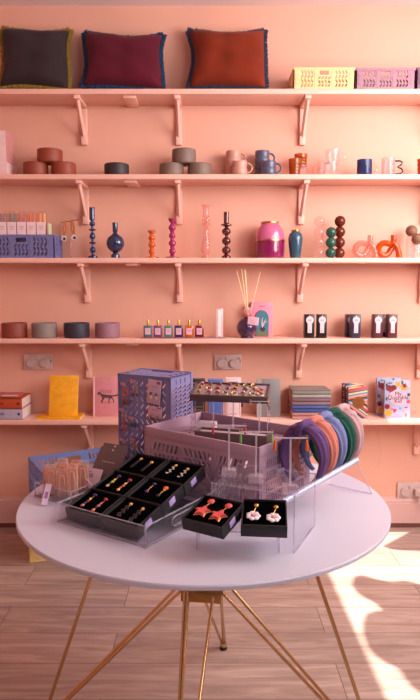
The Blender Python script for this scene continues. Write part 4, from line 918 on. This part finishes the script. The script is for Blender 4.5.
# on it: long brown tray, acrylic riser with ring tray
def frame(pos, ang): return Matrix.Translation(pos) @ Matrix.Rotation(ang, 4, 'Z')
umber = mat('umber_leatherette', (88, 66, 68), .6, bump=.1); umber_in = mat('pale_velvet', (176, 150, 160), .8, bump=.2)
bp = Vector((*T(194.5, 442, PL), 0)); bq = Vector((*T(266.5, 448, PL), 0)); ba = math.atan2((bq - bp).y, (bq - bp).x); bl_ = (bq - bp).length
bc = (bp + bq) / 2 + Vector((-math.sin(ba), math.cos(ba), 0)) * .028
def tray(name, label, cat, pos, ang, L, D_, H, outer, inner, wall=.005):
    t = thing(name, label, cat, pos, ang)
    m = MB()
    for e in (-1, 1):
        m.box((0, e * (D_ / 2 - wall / 2), H / 2), (L, wall, H), bev=.0008); m.box((e * (L / 2 - wall / 2), 0, H / 2), (wall, D_ - 2 * wall, H), bev=.0008)
    m.box((0, 0, .002), (L - wall, D_ - wall, .004)); m.build('tray', outer, t)
    m = MB(); m.box((0, 0, H * .5), (L - 2 * wall - .001, D_ - 2 * wall - .001, H * .62), bev=.002); m.build('pad', inner, t)
    return t
tray('display_tray', 'long brown display tray lying on the mauve crate', 'tray', (bc.x, bc.y, PL), ba, bl_, .056, .032, umber, umber_in)
def riser(label, pos, ang, L, D_, H, th=.004, back=False):
    t = thing('acrylic_riser', label, 'display riser', pos, ang)
    m = MB(); m.box((0, 0, H - th / 2), (L, D_, th)); m.mi = 1
    for e in (-1, 1):
        m.cyl((-L / 2, e * D_ / 2, H - th / 2), (L / 2, e * D_ / 2, H - th / 2), th * .34, 8)
    m.build('top_sheet', [acr, acr_e], t)
    for e in (-1, 1):
        m = MB(); m.box((e * (L / 2 - th / 2), 0, (H - th) / 2), (th, D_, H - th)); m.mi = 1
        for q in (-1, 1): m.cyl((e * (L / 2 - th / 2), q * D_ / 2, 0), (e * (L / 2 - th / 2), q * D_ / 2, H), th * .30, 8)
        m.build('side_sheet', [acr, acr_e], t)
    return t
rc = Vector((.070, 1.835, PL)); ra = -.20
RH = .097
riser('clear acrylic riser on the mauve crate carrying the ring tray', rc, ra, .236, .062, RH)
rt = tray('ring_tray', 'dark ring tray filled with gold rings on the clear riser', 'tray', (rc.x, rc.y - .012, PL + RH + .0135), ra, .232, .090, .022, umber, mat('lilac_velvet', (150, 128, 138), .8, bump=.2))
rt.rotation_euler = (.30, 0, ra)
rnd = random.Random(9)
ring_g = [brass, gold_s, copper]
gems = [mat('gem_%d' % i, c, .15, coat=.6) for i, c in enumerate([(214, 120, 40), (150, 170, 120), (190, 60, 60), (180, 130, 190), (230, 200, 170), (90, 120, 130)])]
rows = ['front', 'middle', 'back']; RM = Matrix.Translation(rt.location) @ rt.rotation_euler.to_matrix().to_4x4()
for j in range(3):
    for i in range(8):
        p = RM @ Vector((-.094 + .0268 * i + rnd.uniform(-.003, .003), -.026 + .026 * j, .0185))
        if (i + j) % 5 == 4 and i > 6: continue
        t = thing('ring', 'gold ring in the %s row of the ring tray, %s' % (rows[j], ORD[i]), 'ring', p, ra, 'rings in the ring tray'); t.rotation_euler = (-.95, 0, ra + rnd.uniform(-.5, .5))
        m = MB(); r_ = .0078; m.tube([(r_ * math.cos(q), 0, r_ * math.sin(q) + .002) for q in [2 * PI * k / 16 for k in range(16)]], .0017, 6, closed=True); m.build('band', ring_g[rnd.randrange(3)], t)
        m = MB(); m.ball((0, 0, r_ + .003), .0046, 10, 8, (1.2, .9, .7)); m.build('stone', gems[rnd.randrange(6)], t)
m = MB(); m.box((0, 0, .014), (.055, .03, .028), bev=.002); bpos = Vector((rc.x - .07, rc.y + .0, PL)); o = m.build('white_box', mat('white_card', (226, 214, 224), .5), loc=bpos); o.rotation_euler.z = ra; tag(o, 'small white box under the clear riser on the mauve crate', 'box')

# T-shaped earring stands
tst = clear('stand_acrylic', (250, 240, 246), .42, bodycol=(240, 228, 236))
def tstand(label, pos, ang, H, L, grp, earr, post=.0020, base=.03):
    t = thing('earring_stand', label, 'earring stand', pos, ang, grp)
    m = MB(); m.box((0, 0, base * .32), (base * 1.15, base, base * .64), bev=.003); m.build('base', clear('stand_block', (250, 244, 250), .16, bodycol=(240, 230, 240)), t)
    m = MB(); m.box((0, 0, base * .5 + (H - base * .5) / 2), (post * 2, post * 1.6, H - base * .5)); m.build('post', tst, t)
    m = MB(); m.box((0, 0, H), (L, post * 1.6, post * 1.6), bev=.0006); m.build('crossbar', tst, t)
    for e, col, nm, ln, lab in earr:
        x = e * (L / 2 - .003); p = Vector(pos) + Vector((x * math.cos(ang), x * math.sin(ang), H))
        q = thing('hanging_earring', lab, 'earring', p, ang, 'earrings on the clear stands')
        m = MB(); m.tube([(.0035 * math.cos(w_), .0, .0025 + .0035 * math.sin(w_)) for w_ in [PI * 1.5 * k / 8 - .6 for k in range(9)]], .0006, 5); m.cyl((0, -.003, .0), (0, -.003, -.004), .0006, 5); m.build('hook', gold_s, q)
        m = MB(); m.lathe([(0, -.003), (.0022, -.004), (.003, -.004 - ln * .25), (.0034, -.004 - ln * .8), (.0026, -.004 - ln), (0, -.004 - ln)], (0, -.003, 0), 10); m.build('drop', mat('drop_' + nm, col, .5), q)
G1 = 'earring stands on the mauve crate'; G2 = 'earring stands on the front riser'
tb_ = .10
def st_top(px, py, Y): return W(px, py, Y)
for k, (px, py, Y, ear) in enumerate(((213.5, 398.5, 1.805, [(1, (130, 70, 50), 'umber', .006, 'small brown earring on the left stand of the mauve crate')]),
                                      (233.3, 400, 1.785, [(1, (140, 60, 130), 'purple', .016, 'purple drop earring on the middle stand of the mauve crate'), ]),
                                      (259.5, 401.5, 1.755, [(-1, (200, 120, 70), 'peach', .006, 'small peach earring at the left end of the right stand on the mauve crate'), (1, (180, 100, 40), 'ochre', .010, 'ochre earring at the right end of the right stand on the mauve crate')]))):
    x, z = W(px, py, Y)
    tstand('clear T-shaped earring stand on the mauve crate, ' + ['left of three', 'middle of three', 'right of three'][k], (x, Y, PL), -.08, z - PL, .058, G1, ear, base=.022)

# front acrylic riser
NR, BR = Vector((.193, 1.302, 0)), Vector((.265, 1.456, 0)); fv = (BR - NR); FD = fv.length; fv.normalize(); fu = Vector((fv.y, -fv.x, 0)); fa = math.atan2(fu.y, fu.x)
FL, FH = .204, .128
fc = NR - fu * FL / 2 + fv * FD / 2
FH = (W(295, 494.5, 1.302)[1] + .0) - ZT
riser('clear acrylic riser at the front of the table with three earring stands', (fc.x, fc.y, ZT), fa, FL, FD, FH, .005)
ZF = ZT + FH
for k, (px, py, tx_, ty_, cl, ear) in enumerate(((229, 479.5, 228.6, 426, .082, [(-1, (176, 40, 60), 'red', .017, 'red drop earring at the left end of the left front stand'), (1, (176, 40, 60), 'red', .015, 'red drop earring at the right end of the left front stand')]),
                                              (256, 486, 255, 432.5, .078, [(-1, (110, 160, 80), 'green', .022, 'green drop earring at the left end of the middle front stand'), (1, (100, 150, 80), 'green', .020, 'green drop earring at the right end of the middle front stand')]),
                                              (290.2, 496, 290, 438.5, .076, [(-1, (224, 100, 36), 'orange', .024, 'orange drop earring at the left end of the right front stand'), (1, (224, 100, 36), 'orange', .025, 'orange drop earring at the right end of the right front stand')]))):
    X, Y = T(px, py - 3, ZF); X = T(px, py - 3, ZF)[0]
    H = W(tx_, ty_, Y)[1] - ZF
    tstand('clear T-shaped earring stand on the front riser, ' + ['left of three', 'middle of three', 'right of three'][k], (X, Y + .004, ZF), -.06 + .02 * k, H, cl, G2, ear, post=.0022, base=.030)

# low riser with two open jewellery boxes
ra_ = -.075
f0, f1 = Vector((-.026, 1.318, 0)), Vector((.160, 1.303, 0))
RLx = (f1 - f0).length
lc = (f0 + f1) / 2 + Vector((.003, .032, 0))
LH = .047
t = riser('low clear acrylic riser under the star and flower boxes', (lc.x, lc.y, ZT), ra_, RLx, .064, LH, .004)
bk_o = mat('black_leatherette', (26, 21, 24), .5, bump=.08, bscale=300); bk_i = mat('black_velvet', (6, 5, 6), .95, spec=.0); ptag = mat('lilac_price_tag', (176, 150, 206), .5)
def jewel_box(label, pos, ang, tilt, w=.1, dd=.1, h=.030, tagside=True, grp=None):
    """open box; front bottom edge centre at pos, rear edge raised by tilt"""
    t = thing('jewellery_box', label, 'jewellery box', pos, 0, grp); t.rotation_euler = Matrix.Rotation(ang, 3, 'Z').to_4x4().__matmul__(Matrix.Rotation(tilt, 4, 'X')).to_euler()
    m = MB(); wl = .003
    for e in (-1, 1):
        m.box((0, dd / 2 + e * (dd / 2 - wl / 2), h / 2), (w, wl, h), bev=.0008); m.box((e * (w / 2 - wl / 2), dd / 2, h / 2), (wl, dd - 2 * wl, h), bev=.0008)
    m.box((0, dd / 2, .0015), (w - wl, dd - wl, .003)); m.build('box', bk_o, t)
    m = MB(); m.box((0, dd / 2, h * .43), (w - 2 * wl - .0006, dd - 2 * wl - .0006, h * .84), bev=.002); m.build('velvet_pad', bk_i, t)
    if tagside:
        m = MB(); m.box((w / 2 + .0008, dd * .42, h * .55), (.0012, dd * .24, h * .5), Matrix.Rotation(.1, 3, 'X'), bev=.0003); m.build('price_tag', ptag, t)
    return t
def jpoint(t, x, y, z):
    return Matrix.Translation(t.location) @ t.rotation_euler.to_matrix().to_4x4() @ Vector((x, y, z))
def jewel(name, label, t, x, y, grp, parts, rot=0., h=.030, cat='earring'):
    p = jpoint(t, x, y, h * .85 + .0008)
    q = thing(name, label, cat, p, 0, grp); q.rotation_euler = (t.rotation_euler.to_matrix() @ Matrix.Rotation(rot, 3, 'Z')).to_euler()
    for nm, fn, mt in parts:
        m = MB(); fn(m); m.build(nm, mt, q)
    return q
coral = mat('coral_enamel', (222, 88, 88), .45, bump=.2, bscale=400); white_p = mat('petal_white', (240, 228, 230), .5)
star_box = jewel_box('open black jewellery box with coral star earrings on the low riser', (-.010, 1.292, ZT + LH + .0005), -.56, .26, w=.106, dd=.100)
def starfn(m, r=.021):
    p = []
    for k in range(10):
        a = PI / 2 + PI * k / 5; rr = r if k % 2 == 0 else r * .48; p.append((rr * math.cos(a), rr * math.sin(a)))
    top = [m.v((x * .86, y * .86, .0065)) for x, y in p]; bot = [m.v((x, y, .0005)) for x, y in p]
    m.f(top); m.f(bot[::-1])
    for k in range(10): m.f([bot[k], bot[(k + 1) % 10], top[(k + 1) % 10], top[k]])
def gold_outline(m, r=.0222):
    p = []
    for k in range(10):
        a = PI / 2 + PI * k / 5; rr = r if k % 2 == 0 else r * .50; p.append((rr * math.cos(a), rr * math.sin(a), .0012))
    m.tube(p, .0011, 6, closed=True)
for k, (x, y) in enumerate(((-.022, .040), (.021, .038))):
    jewel('star_earring', 'coral star earring with a round top, %s of the pair' % ('left', 'right')[k], star_box, x, y, 'coral star earrings', [('star', starfn, coral), ('gilt_edge', gold_outline, gold_s),
          ('link', lambda m: m.cyl((0, .021, .003), (.003, .032, .003), .0015, 6), gold_s), ('round_top', lambda m: m.ball((.003, .038, .004), .0088, 16, 8, (1, 1, .45)), coral)], rot=.05 - .12 * k)
fl_box = jewel_box('open black jewellery box with white flower earrings on the low riser', (.122, 1.276, ZT + LH + .0005), -.10, .24, w=.100, dd=.100, tagside=False)
def flower(m):
    for k in range(7):
        a = 2 * PI * k / 7; m.ball((.0105 * math.cos(a), .0105 * math.sin(a), .004), .0062, 10, 6, (1, 1, .5))
for k, (x, y) in enumerate(((-.024, .034), (.020, .030))):
    jewel('flower_earring', 'white flower earring with a gold stud, %s of the pair' % ('left', 'right')[k], fl_box, x, y, 'white flower earrings', [('petals', flower, white_p), ('flower_centre', lambda m: m.ball((0, 0, .006), .005, 10, 6, (1, 1, .6)), mat('pink_bead', (226, 150, 160), .4)),
          ('chain', lambda m: m.tube([(0, .012, .003), (.003, .022, .005), (.006, .033, .004)], .0008, 5), gold_s), ('stud', lambda m: m.ball((.006, .040, .004), .0058, 12, 8, (1, 1, .6)), gold_s)])

# ------------------------------------------------------------------ clear tray with six jewellery boxes
TA = -.581
tu, tv = Vector((math.cos(TA), math.sin(TA), 0)), Vector((-math.sin(TA), math.cos(TA), 0))
L0 = Vector((-.376, 1.482, 0)); TL, TD, THt = .285, .30, .050
def acrylic_tray(label, L0, TL, TD, H, slots_=True):
    t = thing('acrylic_tray', label, 'tray', (L0.x, L0.y, ZT), TA); th = .005
    m = MB(); m.box((TL / 2, TD / 2, th / 2), (TL, TD, th)); m.mi = 1
    m.build('tray_base', [acr, acr_e], t)
    for (c, s_, vert) in (((TL / 2, th / 2, H / 2), (TL, th, H), 0), ((TL / 2, TD - th / 2, H / 2), (TL, th, H), 0), ((th / 2, TD / 2, H / 2), (th, TD, H), 1), ((TL - th / 2, TD / 2, H / 2), (th, TD, H), 1)):
        m = MB(); m.box(c, s_); m.mi = 1
        hx, hy = s_[0] / 2, s_[1] / 2
        if not vert:
            m.cyl((c[0] - hx, c[1], H), (c[0] + hx, c[1], H), th * .36, 6); m.cyl((c[0] - hx, c[1], th * .5), (c[0] + hx, c[1], th * .5), th * .6, 6)
        else:
            m.cyl((c[0], c[1] - hy, H), (c[0], c[1] + hy, H), th * .42, 6); m.cyl((c[0], c[1] - hy, th * .5), (c[0], c[1] + hy, th * .5), th * .6, 6)
            for q in (-1, 1): m.cyl((c[0], c[1] + q * hy, 0), (c[0], c[1] + q * hy, H), th * .6, 6)
            if slots_:
                hs = .038; zz_ = H * .55; rr = .011
                pp = [(c[0], TD / 2 - hs + rr * math.cos(a), zz_ + rr * math.sin(a)) for a in [PI / 2 + PI * k / 8 for k in range(9)]] + [(c[0], TD / 2 + hs + rr * math.cos(a), zz_ + rr * math.sin(a)) for a in [-PI / 2 + PI * k / 8 for k in range(9)]]
                m.tube(pp, .0022, 6, closed=True)
        m.build('tray_wall', [acr, acr_e], t)
    return t
acrylic_tray('clear acrylic tray holding six black jewellery boxes', L0, TL, TD, THt)
# stepped clear stand inside the tray
def inl(u, v, z): p = L0 + tu * u + tv * v; return (p.x, p.y, z)
tw = .098; tilt = .27
st = thing('acrylic_steps', 'clear stepped stand under the jewellery boxes in the tray', 'display riser', (L0.x, L0.y, ZT + .005), TA)
step_z = [.0, .026, .052]; step_v = [.022, .112, .202]
m = MB(); SU = TL - .018
for k in (1, 2):
    m.box((TL / 2, step_v[k] + .044, step_z[k] - .0025), (SU, .084, .004)); m.box((TL / 2, step_v[k] + .002, step_z[k] / 2 - .001), (SU, .004, step_z[k] - .003))
m.box((TL / 2, step_v[2] + .084, .025), (SU, .004, .049)); m.build('step_sheet', acr, st)
jb = {}
names = [('front left', 'front right'), ('middle left', 'middle right'), ('back left', 'back right')]
for r_ in range(3):
    for c_ in range(2):
        u_ = (.076, .195)[c_] + (0, .002, .004)[r_]
        p = inl(u_, step_v[r_] - .006, ZT + .006 + step_z[r_])
        jb[r_, c_] = jewel_box('open black jewellery box in the clear tray, ' + names[r_][c_], p, TA, tilt, w=.112, dd=tw, h=.034, tagside=(c_ == 1 or r_ == 0), grp='jewellery boxes in the clear tray')
ccol = {k: mat('bead_' + k, c, .3, coat=.4) for k, c in {'navy': (40, 34, 90), 'scarlet': (176, 34, 44), 'gold': (228, 176, 90), 'yellow': (236, 196, 60), 'teal': (30, 110, 110), 'pink': (206, 110, 130), 'silver': (190, 186, 190), 'orange': (232, 110, 40), 'black': (26, 22, 24), 'violet': (110, 50, 120)}.items()}
def chain_ear(beads_):
    out = []
    for i, (nm, dx, dy, r, sx_, sy_) in enumerate(beads_): out.append(('stud' if i == 0 else 'bead', (lambda m, dx=dx, dy=dy, r=r, sx_=sx_, sy_=sy_: m.ball((dx, dy, .003), r * .8, 12, 8, (sx_, sy_, .6))), ccol[nm]))
    ys = [b[2] for b in beads_]; out.append(('chain', lambda m: m.cyl((0, max(ys), .002), (0, min(ys), .002), .0007, 5), gold_s))
    return out
def earpair(key, left, right, lab, dx=.021, top=.070):
    for k, bd in enumerate((left, right)):
        jewel('drop_earring', lab + (', left of the pair', ', right of the pair')[k], jb[key], (-dx, dx)[k], top - .006 * k, 'earrings in the tray boxes', chain_ear(bd), h=.034)
mul = lambda top, m1, m2, m3, end: [(top, 0, .004, .0078, 1, .8), (m1, 0, -.014, .0045, .9, 1.2), (m2, .001, -.024, .0055, 1.1, .9), (m3, -.001, -.033, .0040, 1, 1), (end, 0, -.043, .0060, 1, 1.1)]
earpair((0, 0), mul('navy', 'yellow', 'scarlet', 'teal', 'pink'), mul('scarlet', 'pink', 'pink', 'navy', 'orange'), 'multicoloured bead earring in the front left tray box')
blk = [('gold', 0, .004, .0058, 1, 1)] + [('black', (.002 if i % 2 else -.002), -.008 - .0075 * i, .0060, 1.3, .8) for i in range(6)]
earpair((0, 1), blk, blk, 'black feathery earring with gold stud in the front right tray box')
earpair((1, 0), mul('navy', 'gold', 'yellow', 'teal', 'gold'), mul('scarlet', 'gold', 'pink', 'orange', 'gold'), 'multicoloured earring in the middle left tray box')
earpair((1, 1), [('navy', 0, .004, .0075, 1, .8), ('gold', 0, -.012, .003, 1, 1), ('violet', .002, -.030, .0070, 1, .8)], [('orange', 0, .004, .0085, 1.1, .9), ('yellow', .001, -.004, .005, 1, .8), ('gold', 0, -.014, .003, 1, 1), ('black', 0, -.030, .0065, 1, 1)], 'coloured bead earring in the middle right tray box')
earpair((2, 0), [('gold', 0, .004, .0058, 1, 1)] + [('black', 0, -.008 - .008 * i, .0050, 1.2, .8) for i in range(5)], [('gold', 0, .004, .0058, 1, 1)] + [('black', 0, -.008 - .008 * i, .0050, 1.2, .8) for i in range(5)], 'dark drop earring with gold stud in the back left tray box')
slv = [('gold', 0, .006, .0058, 1, 1)] + [('silver', (.003 if i % 2 else -.003), -.004 - .0075 * i, .0042, 1.2, .7) for i in range(5)]
earpair((2, 1), slv, slv, 'silver bead earring with gold stud in the back right tray box')

# ------------------------------------------------------------------ back-left tray: peach packets and dark cards
L2 = Vector((-.485, 1.668, 0))
acrylic_tray('clear acrylic tray with peach packets and dark cards at the back left', L2, .145, .255, .040, False)
def in2(u, v, z): p = L2 + tu * u + tv * v; return Vector((p.x, p.y, z))
dcard = mat('umber_card', (98, 76, 80), .6); dpr = mat('pale_print_2', (190, 166, 170), .6)
for k, (u, v, w_, h_, ln) in enumerate(((.074, .196, .094, .118, .62), (.088, .168, .098, .116, .66))):
    t = thing('earring_card', ['dark umber card at the back of the left tray, half covered', 'dark umber card with a line of pale script in the left tray'][k], 'card', in2(u, v, ZT + .006), TA, 'dark cards in the left tray'); t.rotation_euler = (-ln, 0, TA + .06)
    m = MB(); m.box((0, 0, h_ / 2), (w_, .002, h_), bev=.0006); m.build('card', dcard, t)
    m = MB(); m.lathe([(0, 0), (.003, 0), (.003, .0006), (0, .0006)], (0, -.0011, h_ * .94), 12, Matrix.Rotation(PI / 2, 3, 'X')); m.build('hang_hole', mat('pale_hole', (222, 186, 180), .6), t)
    if k: 
        m = MB(); pts = [(-.024 + .0022 * i, -.0016, h_ * .60 + .0022 * math.sin(i * 1.9)) for i in range(23)]; m.tube(pts, .0007, 4); m.build('script_line', dpr, t)
t = thing('earring_card', 'pale lilac card leaning below the dark cards in the left tray', 'card', in2(.070, .130, ZT + .006), TA); t.rotation_euler = (-.55, 0, TA + .08)
m = MB(); m.box((0, 0, .028), (.082, .002, .056), bev=.0006); m.build('card', mat('pale_lilac_card', (196, 166, 178), .55), t)
m = MB(); m.box((-.008, -.0014, .045), (.026, .0006, .003)); m.box((.006, -.0014, .034), (.016, .0006, .012)); m.build('print', mat('grey_print', (140, 120, 140), .6), t)
peach = [mat('peach_paper_%d' % i, c, .6, var=.15, scale=60) for i, c in enumerate([(226, 176, 150), (216, 156, 128), (232, 196, 176), (206, 146, 126), (224, 180, 164)])]
wrap = clear('cellophane', (255, 236, 226), .24, rough=.10, ior=1.7, bodycol=(240, 210, 200))
pk = [(.024, .030, 0), (.048, .020, .15), (.060, .052, -.1), (.086, .024, .1), (.098, .056, 0), (.122, .028, -.15), (.028, .066, .1), (.078, .086, -.1), (.124, .066, .1)]
pl_ = ['leftmost', 'second from left at the front', 'left of the middle row', 'centre front', 'centre of the middle row', 'rightmost at the front', 'back left', 'back right', 'rightmost in the middle row']
for k, (u, v, a_) in enumerate(pk):
    h_ = .082 + .010 * ((k * 7) % 3)
    t = thing('hair_clip_packet', 'peach hair clip in a clear packet, ' + pl_[k], 'packet', in2(u, v, ZT + .006), TA * .3 + a_, 'peach packets in the left tray')
    m = MB(); m.box((0, 0, h_ / 2), (.034, .013, h_), bev=.003, taper=.86); m.build('clear_wrap', wrap, t)
    m = MB(); m.box((0, .002, h_ * .46), (.027, .002, h_ * .82), bev=.0005); m.build('backing_card', peach[k % 5], t)
    m = MB(); m.tube([(-.007, -.002, h_ * .2), (-.008, -.003, h_ * .5), (-.004, -.003, h_ * .78), (.004, -.003, h_ * .78), (.008, -.003, h_ * .5), (.007, -.002, h_ * .2)], .0020, 6); m.build('clip', peach[(k + 2) % 5], t)
# long price tags
for k, (pa, pb, lab, w_) in enumerate((((49, 484), (44, 505), 'long white price tag hanging over the front of the peach packets', .016), ((84, 478), (92, 487), 'white price tag sticking out right of the peach packets', .010))):
    X0, Z0 = W(*pa, 1.635 if k == 0 else 1.66); X1, Y1 = T(*pb, ZT + .003); 
    p0 = Vector((X0, 1.635 if k == 0 else 1.66, Z0)); p1 = Vector((X1, Y1, ZT + .003)) if k == 0 else Vector((W(*pb, 1.63)[0], 1.63, W(*pb, 1.63)[1]))
    t = thing('price_tag', lab, 'price tag', p1)
    q0 = p0 - p1; sd = q0.cross(Vector((0, 1, .3))).normalized() * w_ / 2; nn = q0.cross(sd).normalized() * .0006
    m = MB(); c8 = [sd * s1 + qq + nn * s2 for qq in (Vector((0, 0, 0)), q0) for s1, s2 in ((-1, -1), (1, -1), (1, 1), (-1, 1))]
    vs = [m.v(c) for c in c8]
    for f_ in ((3, 2, 1, 0), (4, 5, 6, 7), (0, 1, 5, 4), (1, 2, 6, 5), (2, 3, 7, 6), (3, 0, 4, 7)): m.f([vs[i] for i in f_])
    m.build('tag', mat('lilac_white_tag', (214, 190, 214), .5), t)
    if k == 0:
        m = MB(); c8 = [sd * s1 * .55 + qq + nn * s2 * 1.8 for qq in (q0 * .3, q0 * .62) for s1, s2 in ((-1, -1), (1, -1), (1, 1), (-1, 1))]; vs = [m.v(c) for c in c8]
        for f_ in ((3, 2, 1, 0), (4, 5, 6, 7), (0, 1, 5, 4), (1, 2, 6, 5), (2, 3, 7, 6), (3, 0, 4, 7)): m.f([vs[i] for i in f_])
        m.build('print', mat('violet_block', (150, 96, 150), .5), t)

# ------------------------------------------------------------------ headbands on their clear holder
HD = Vector((.64, .77, 0)).normalized(); HN = Vector((HD.y, -HD.x, 0))          # along the row; to the right
ha = math.atan2(HN.y, HN.x)
H0 = Vector((.246, 1.556, 0))
hold = thing('headband_holder', 'clear acrylic rail holder carrying the knotted headbands', 'display stand', (H0.x, H0.y, ZT), ha)
# local: x to the right, y along the row away from the viewer
r0 = Vector((*T(283, 502, .822), .822)); r1 = Vector((*T(357, 460, .868), .868))
inv = (Matrix.Translation(hold.location) @ Matrix.Rotation(ha, 4, 'Z')).inverted()
l0, l1 = inv @ r0, inv @ r1
m = MB(); m.cyl(l0, l1, .0075, 14); m.build('front_rail', clear('rail_acrylic', (226, 226, 246), .68, rough=.05, ior=1.8, bodycol=(204, 208, 232)), hold)
m = MB(); m.cyl((-.052, -.03, .105), (-.052, .235, .118), .0045, 10); m.cyl((.040, -.02, .085), (.040, .235, .100), .0045, 10)
for e in ((-.052, -.03, .105), (.040, -.02, .085)): m.ball(e, .0085, 12, 8)
m.build('rod', clear('rod_acrylic', (236, 234, 246), .35, bodycol=(220, 216, 232)), hold)
# curved back sheet
m = MB(); N = 14; prev = None
for k in range(N + 1):
    a = -.75 + 1.75 * k / N; p = (.118 * math.cos(a) - .015, .118 * math.sin(a) + .125)
    row = [m.v((p[0], y_, max(.005, p[1]))) for y_ in (.245, .249)]
    row2 = [m.v(((.122 * math.cos(a) - .015), y_, max(.004, .122 * math.sin(a) + .125))) for y_ in (.245, .249)]
    if prev: m.f([prev[0][0], row[0], row[1], prev[0][1]]); m.f([prev[1][0], row2[0], row2[1], prev[1][1]]); m.f([prev[0][0], row[0], row2[0], prev[1][0]])
    prev = (row, row2)
m.build('curved_end', acr, hold)
m = MB(); m.prism([(-.05, 0), (.085, 0), (.035, .09), (-.02, .09)], .004, Matrix(((1, 0, 0, 0), (0, 0, -1, .245), (0, 1, 0, 0), (0, 0, 0, 1)))); m.build('foot_sheet', acr, hold)
m = MB(); m.tube([(.085, .243, .001), (.035, .243, .09)], .0016, 6); m.tube([(-.05, .243, .001), (.085, .243, .001)], .0016, 6); m.build('foot_edge', acr_e, hold)
hb_c = [('purple', (94, 62, 110)), ('coral', (192, 112, 98)), ('periwinkle blue', (106, 114, 158)), ('dark green', (22, 70, 56)), ('dusty pink', (182, 142, 146))]
def headband(k, nm, c):
    pos = H0 + HD * .050 * k
    t = thing('headband', '%s fabric headband with a knot on top, on the clear holder' % nm, 'headband', (pos.x, pos.y, ZT + .066 + .003 * k), ha + .0, 'knotted headbands on the clear holder'); t.rotation_euler = (-.10, .0, ha)
    fm_ = mat('fabric_' + nm, c, .8, var=.12, scale=20, bump=.5, bscale=90, sheen=.1, spec=.15, stretch=(1, 1, 1))
    RX, RZ = .059, .074; cz_ = .080
    m = MB(); n = 56; pr = 36; rings = []
    for i in range(n + 1):
        a = -PI * .5 + .42 + (2 * PI - .84) * i / n          # from the lower right end round the top to the lower left end
        x, z = RX * math.cos(a), cz_ + RZ * math.sin(a)
        s_ = math.sin(PI * i / n); wid = .008 + .017 * s_ ** 1.3; tk = .0032 + .0052 * s_
        rad = Vector((math.cos(a) * RZ, 0, math.sin(a) * RX)).normalized()
        ring_ = []
        for j in range(pr):
            b = 2 * PI * j / pr
            fold = 1 + .42 * math.sin(6 * b + 2.2 * math.sin(i * .13) + k) * s_
            ring_.append(m.v(Vector((x, 0, z)) + rad * tk * math.sin(b) * fold * 1.5 + Vector((0, 1, 0)) * wid * math.cos(b)))
        rings.append(ring_)
    for A_, B_ in zip(rings, rings[1:]):
        for j in range(pr): m.f([A_[j], A_[(j + 1) % pr], B_[(j + 1) % pr], B_[j]])
    m.f(rings[0]); m.f(rings[-1][::-1]); m.build('band', fm_, t, smooth=80)
    m = MB(); zt_ = cz_ + RZ
    # knot: a crosswise wrap and two puffed sides
    N = 20
    wr = [(-.004 + .0165 * math.cos(q) * .55, .027 * math.sin(q), zt_ + .002 + .013 * math.cos(q)) for q in [2 * PI * i / N for i in range(N)]]
    m.tube(wr, .0105, 10, closed=True)
    for e in (-1, 1): m.ball((e * .022, e * .004, zt_ - .003), .016, 14, 10, (1.25, 1.55, .72))
    m.ball((0, 0, zt_ + .006), .014, 14, 10, (1, 1.8, .9))
    m.build('knot', fm_, t, smooth=80)
for k, (nm, c) in enumerate(hb_c): headband(k, nm, c)

# ------------------------------------------------------------------ light
sc = bpy.context.scene
sun = bpy.data.lights.new('sun', 'SUN'); sun.energy = 13.0; sun.angle = math.radians(.6); sun.color = (1, .93, .82)
so = bpy.data.objects.new('sun', sun); COL.objects.link(so); so.rotation_euler = SUN.to_track_quat('-Z', 'Y').to_euler(); so.location = (3, 1, 4)
def area(name, loc, target, sx_, sy_, energy, col):
    l = bpy.data.lights.new(name, 'AREA'); l.shape = 'RECTANGLE'; l.size = sx_; l.size_y = sy_; l.energy = energy; l.color = col
    o = bpy.data.objects.new(name, l); COL.objects.link(o); o.location = loc
    o.rotation_euler = (Vector(target) - Vector(loc)).to_track_quat('-Z', 'Y').to_euler(); return o
area('window_light', (1.78, 1.8, 1.95), (-.1, 3.1, 1.3), 1.4, 1.3, 84, (1, .97, .93))
area('shopfront_light', (1.7, -.6, 2.45), (.1, 2.4, .9), 1.6, 1.4, 58, (.93, .97, 1))
w = bpy.data.worlds.new('daylight'); sc.world = w; w.use_nodes = True
w.node_tree.nodes['Background'].inputs['Color'].default_value = (.78, .82, 1, 1); w.node_tree.nodes['Background'].inputs['Strength'].default_value = .10

# ------------------------------------------------------------------ camera
cam = bpy.data.cameras.new('camera'); cam.sensor_fit = 'VERTICAL'; cam.sensor_height = 36; cam.lens = 36 * F_PX / 700
cam.shift_x = (210 - CX) / 700; cam.clip_start = .05
co = bpy.data.objects.new('camera', cam); COL.objects.link(co); co.location = (0, 0, CAM_H); co.rotation_euler = (PI / 2 - PITCH, 0, 0)
sc.camera = co
sc.view_settings.view_transform = 'Standard'; sc.view_settings.look = 'None'; sc.view_settings.exposure = -.09
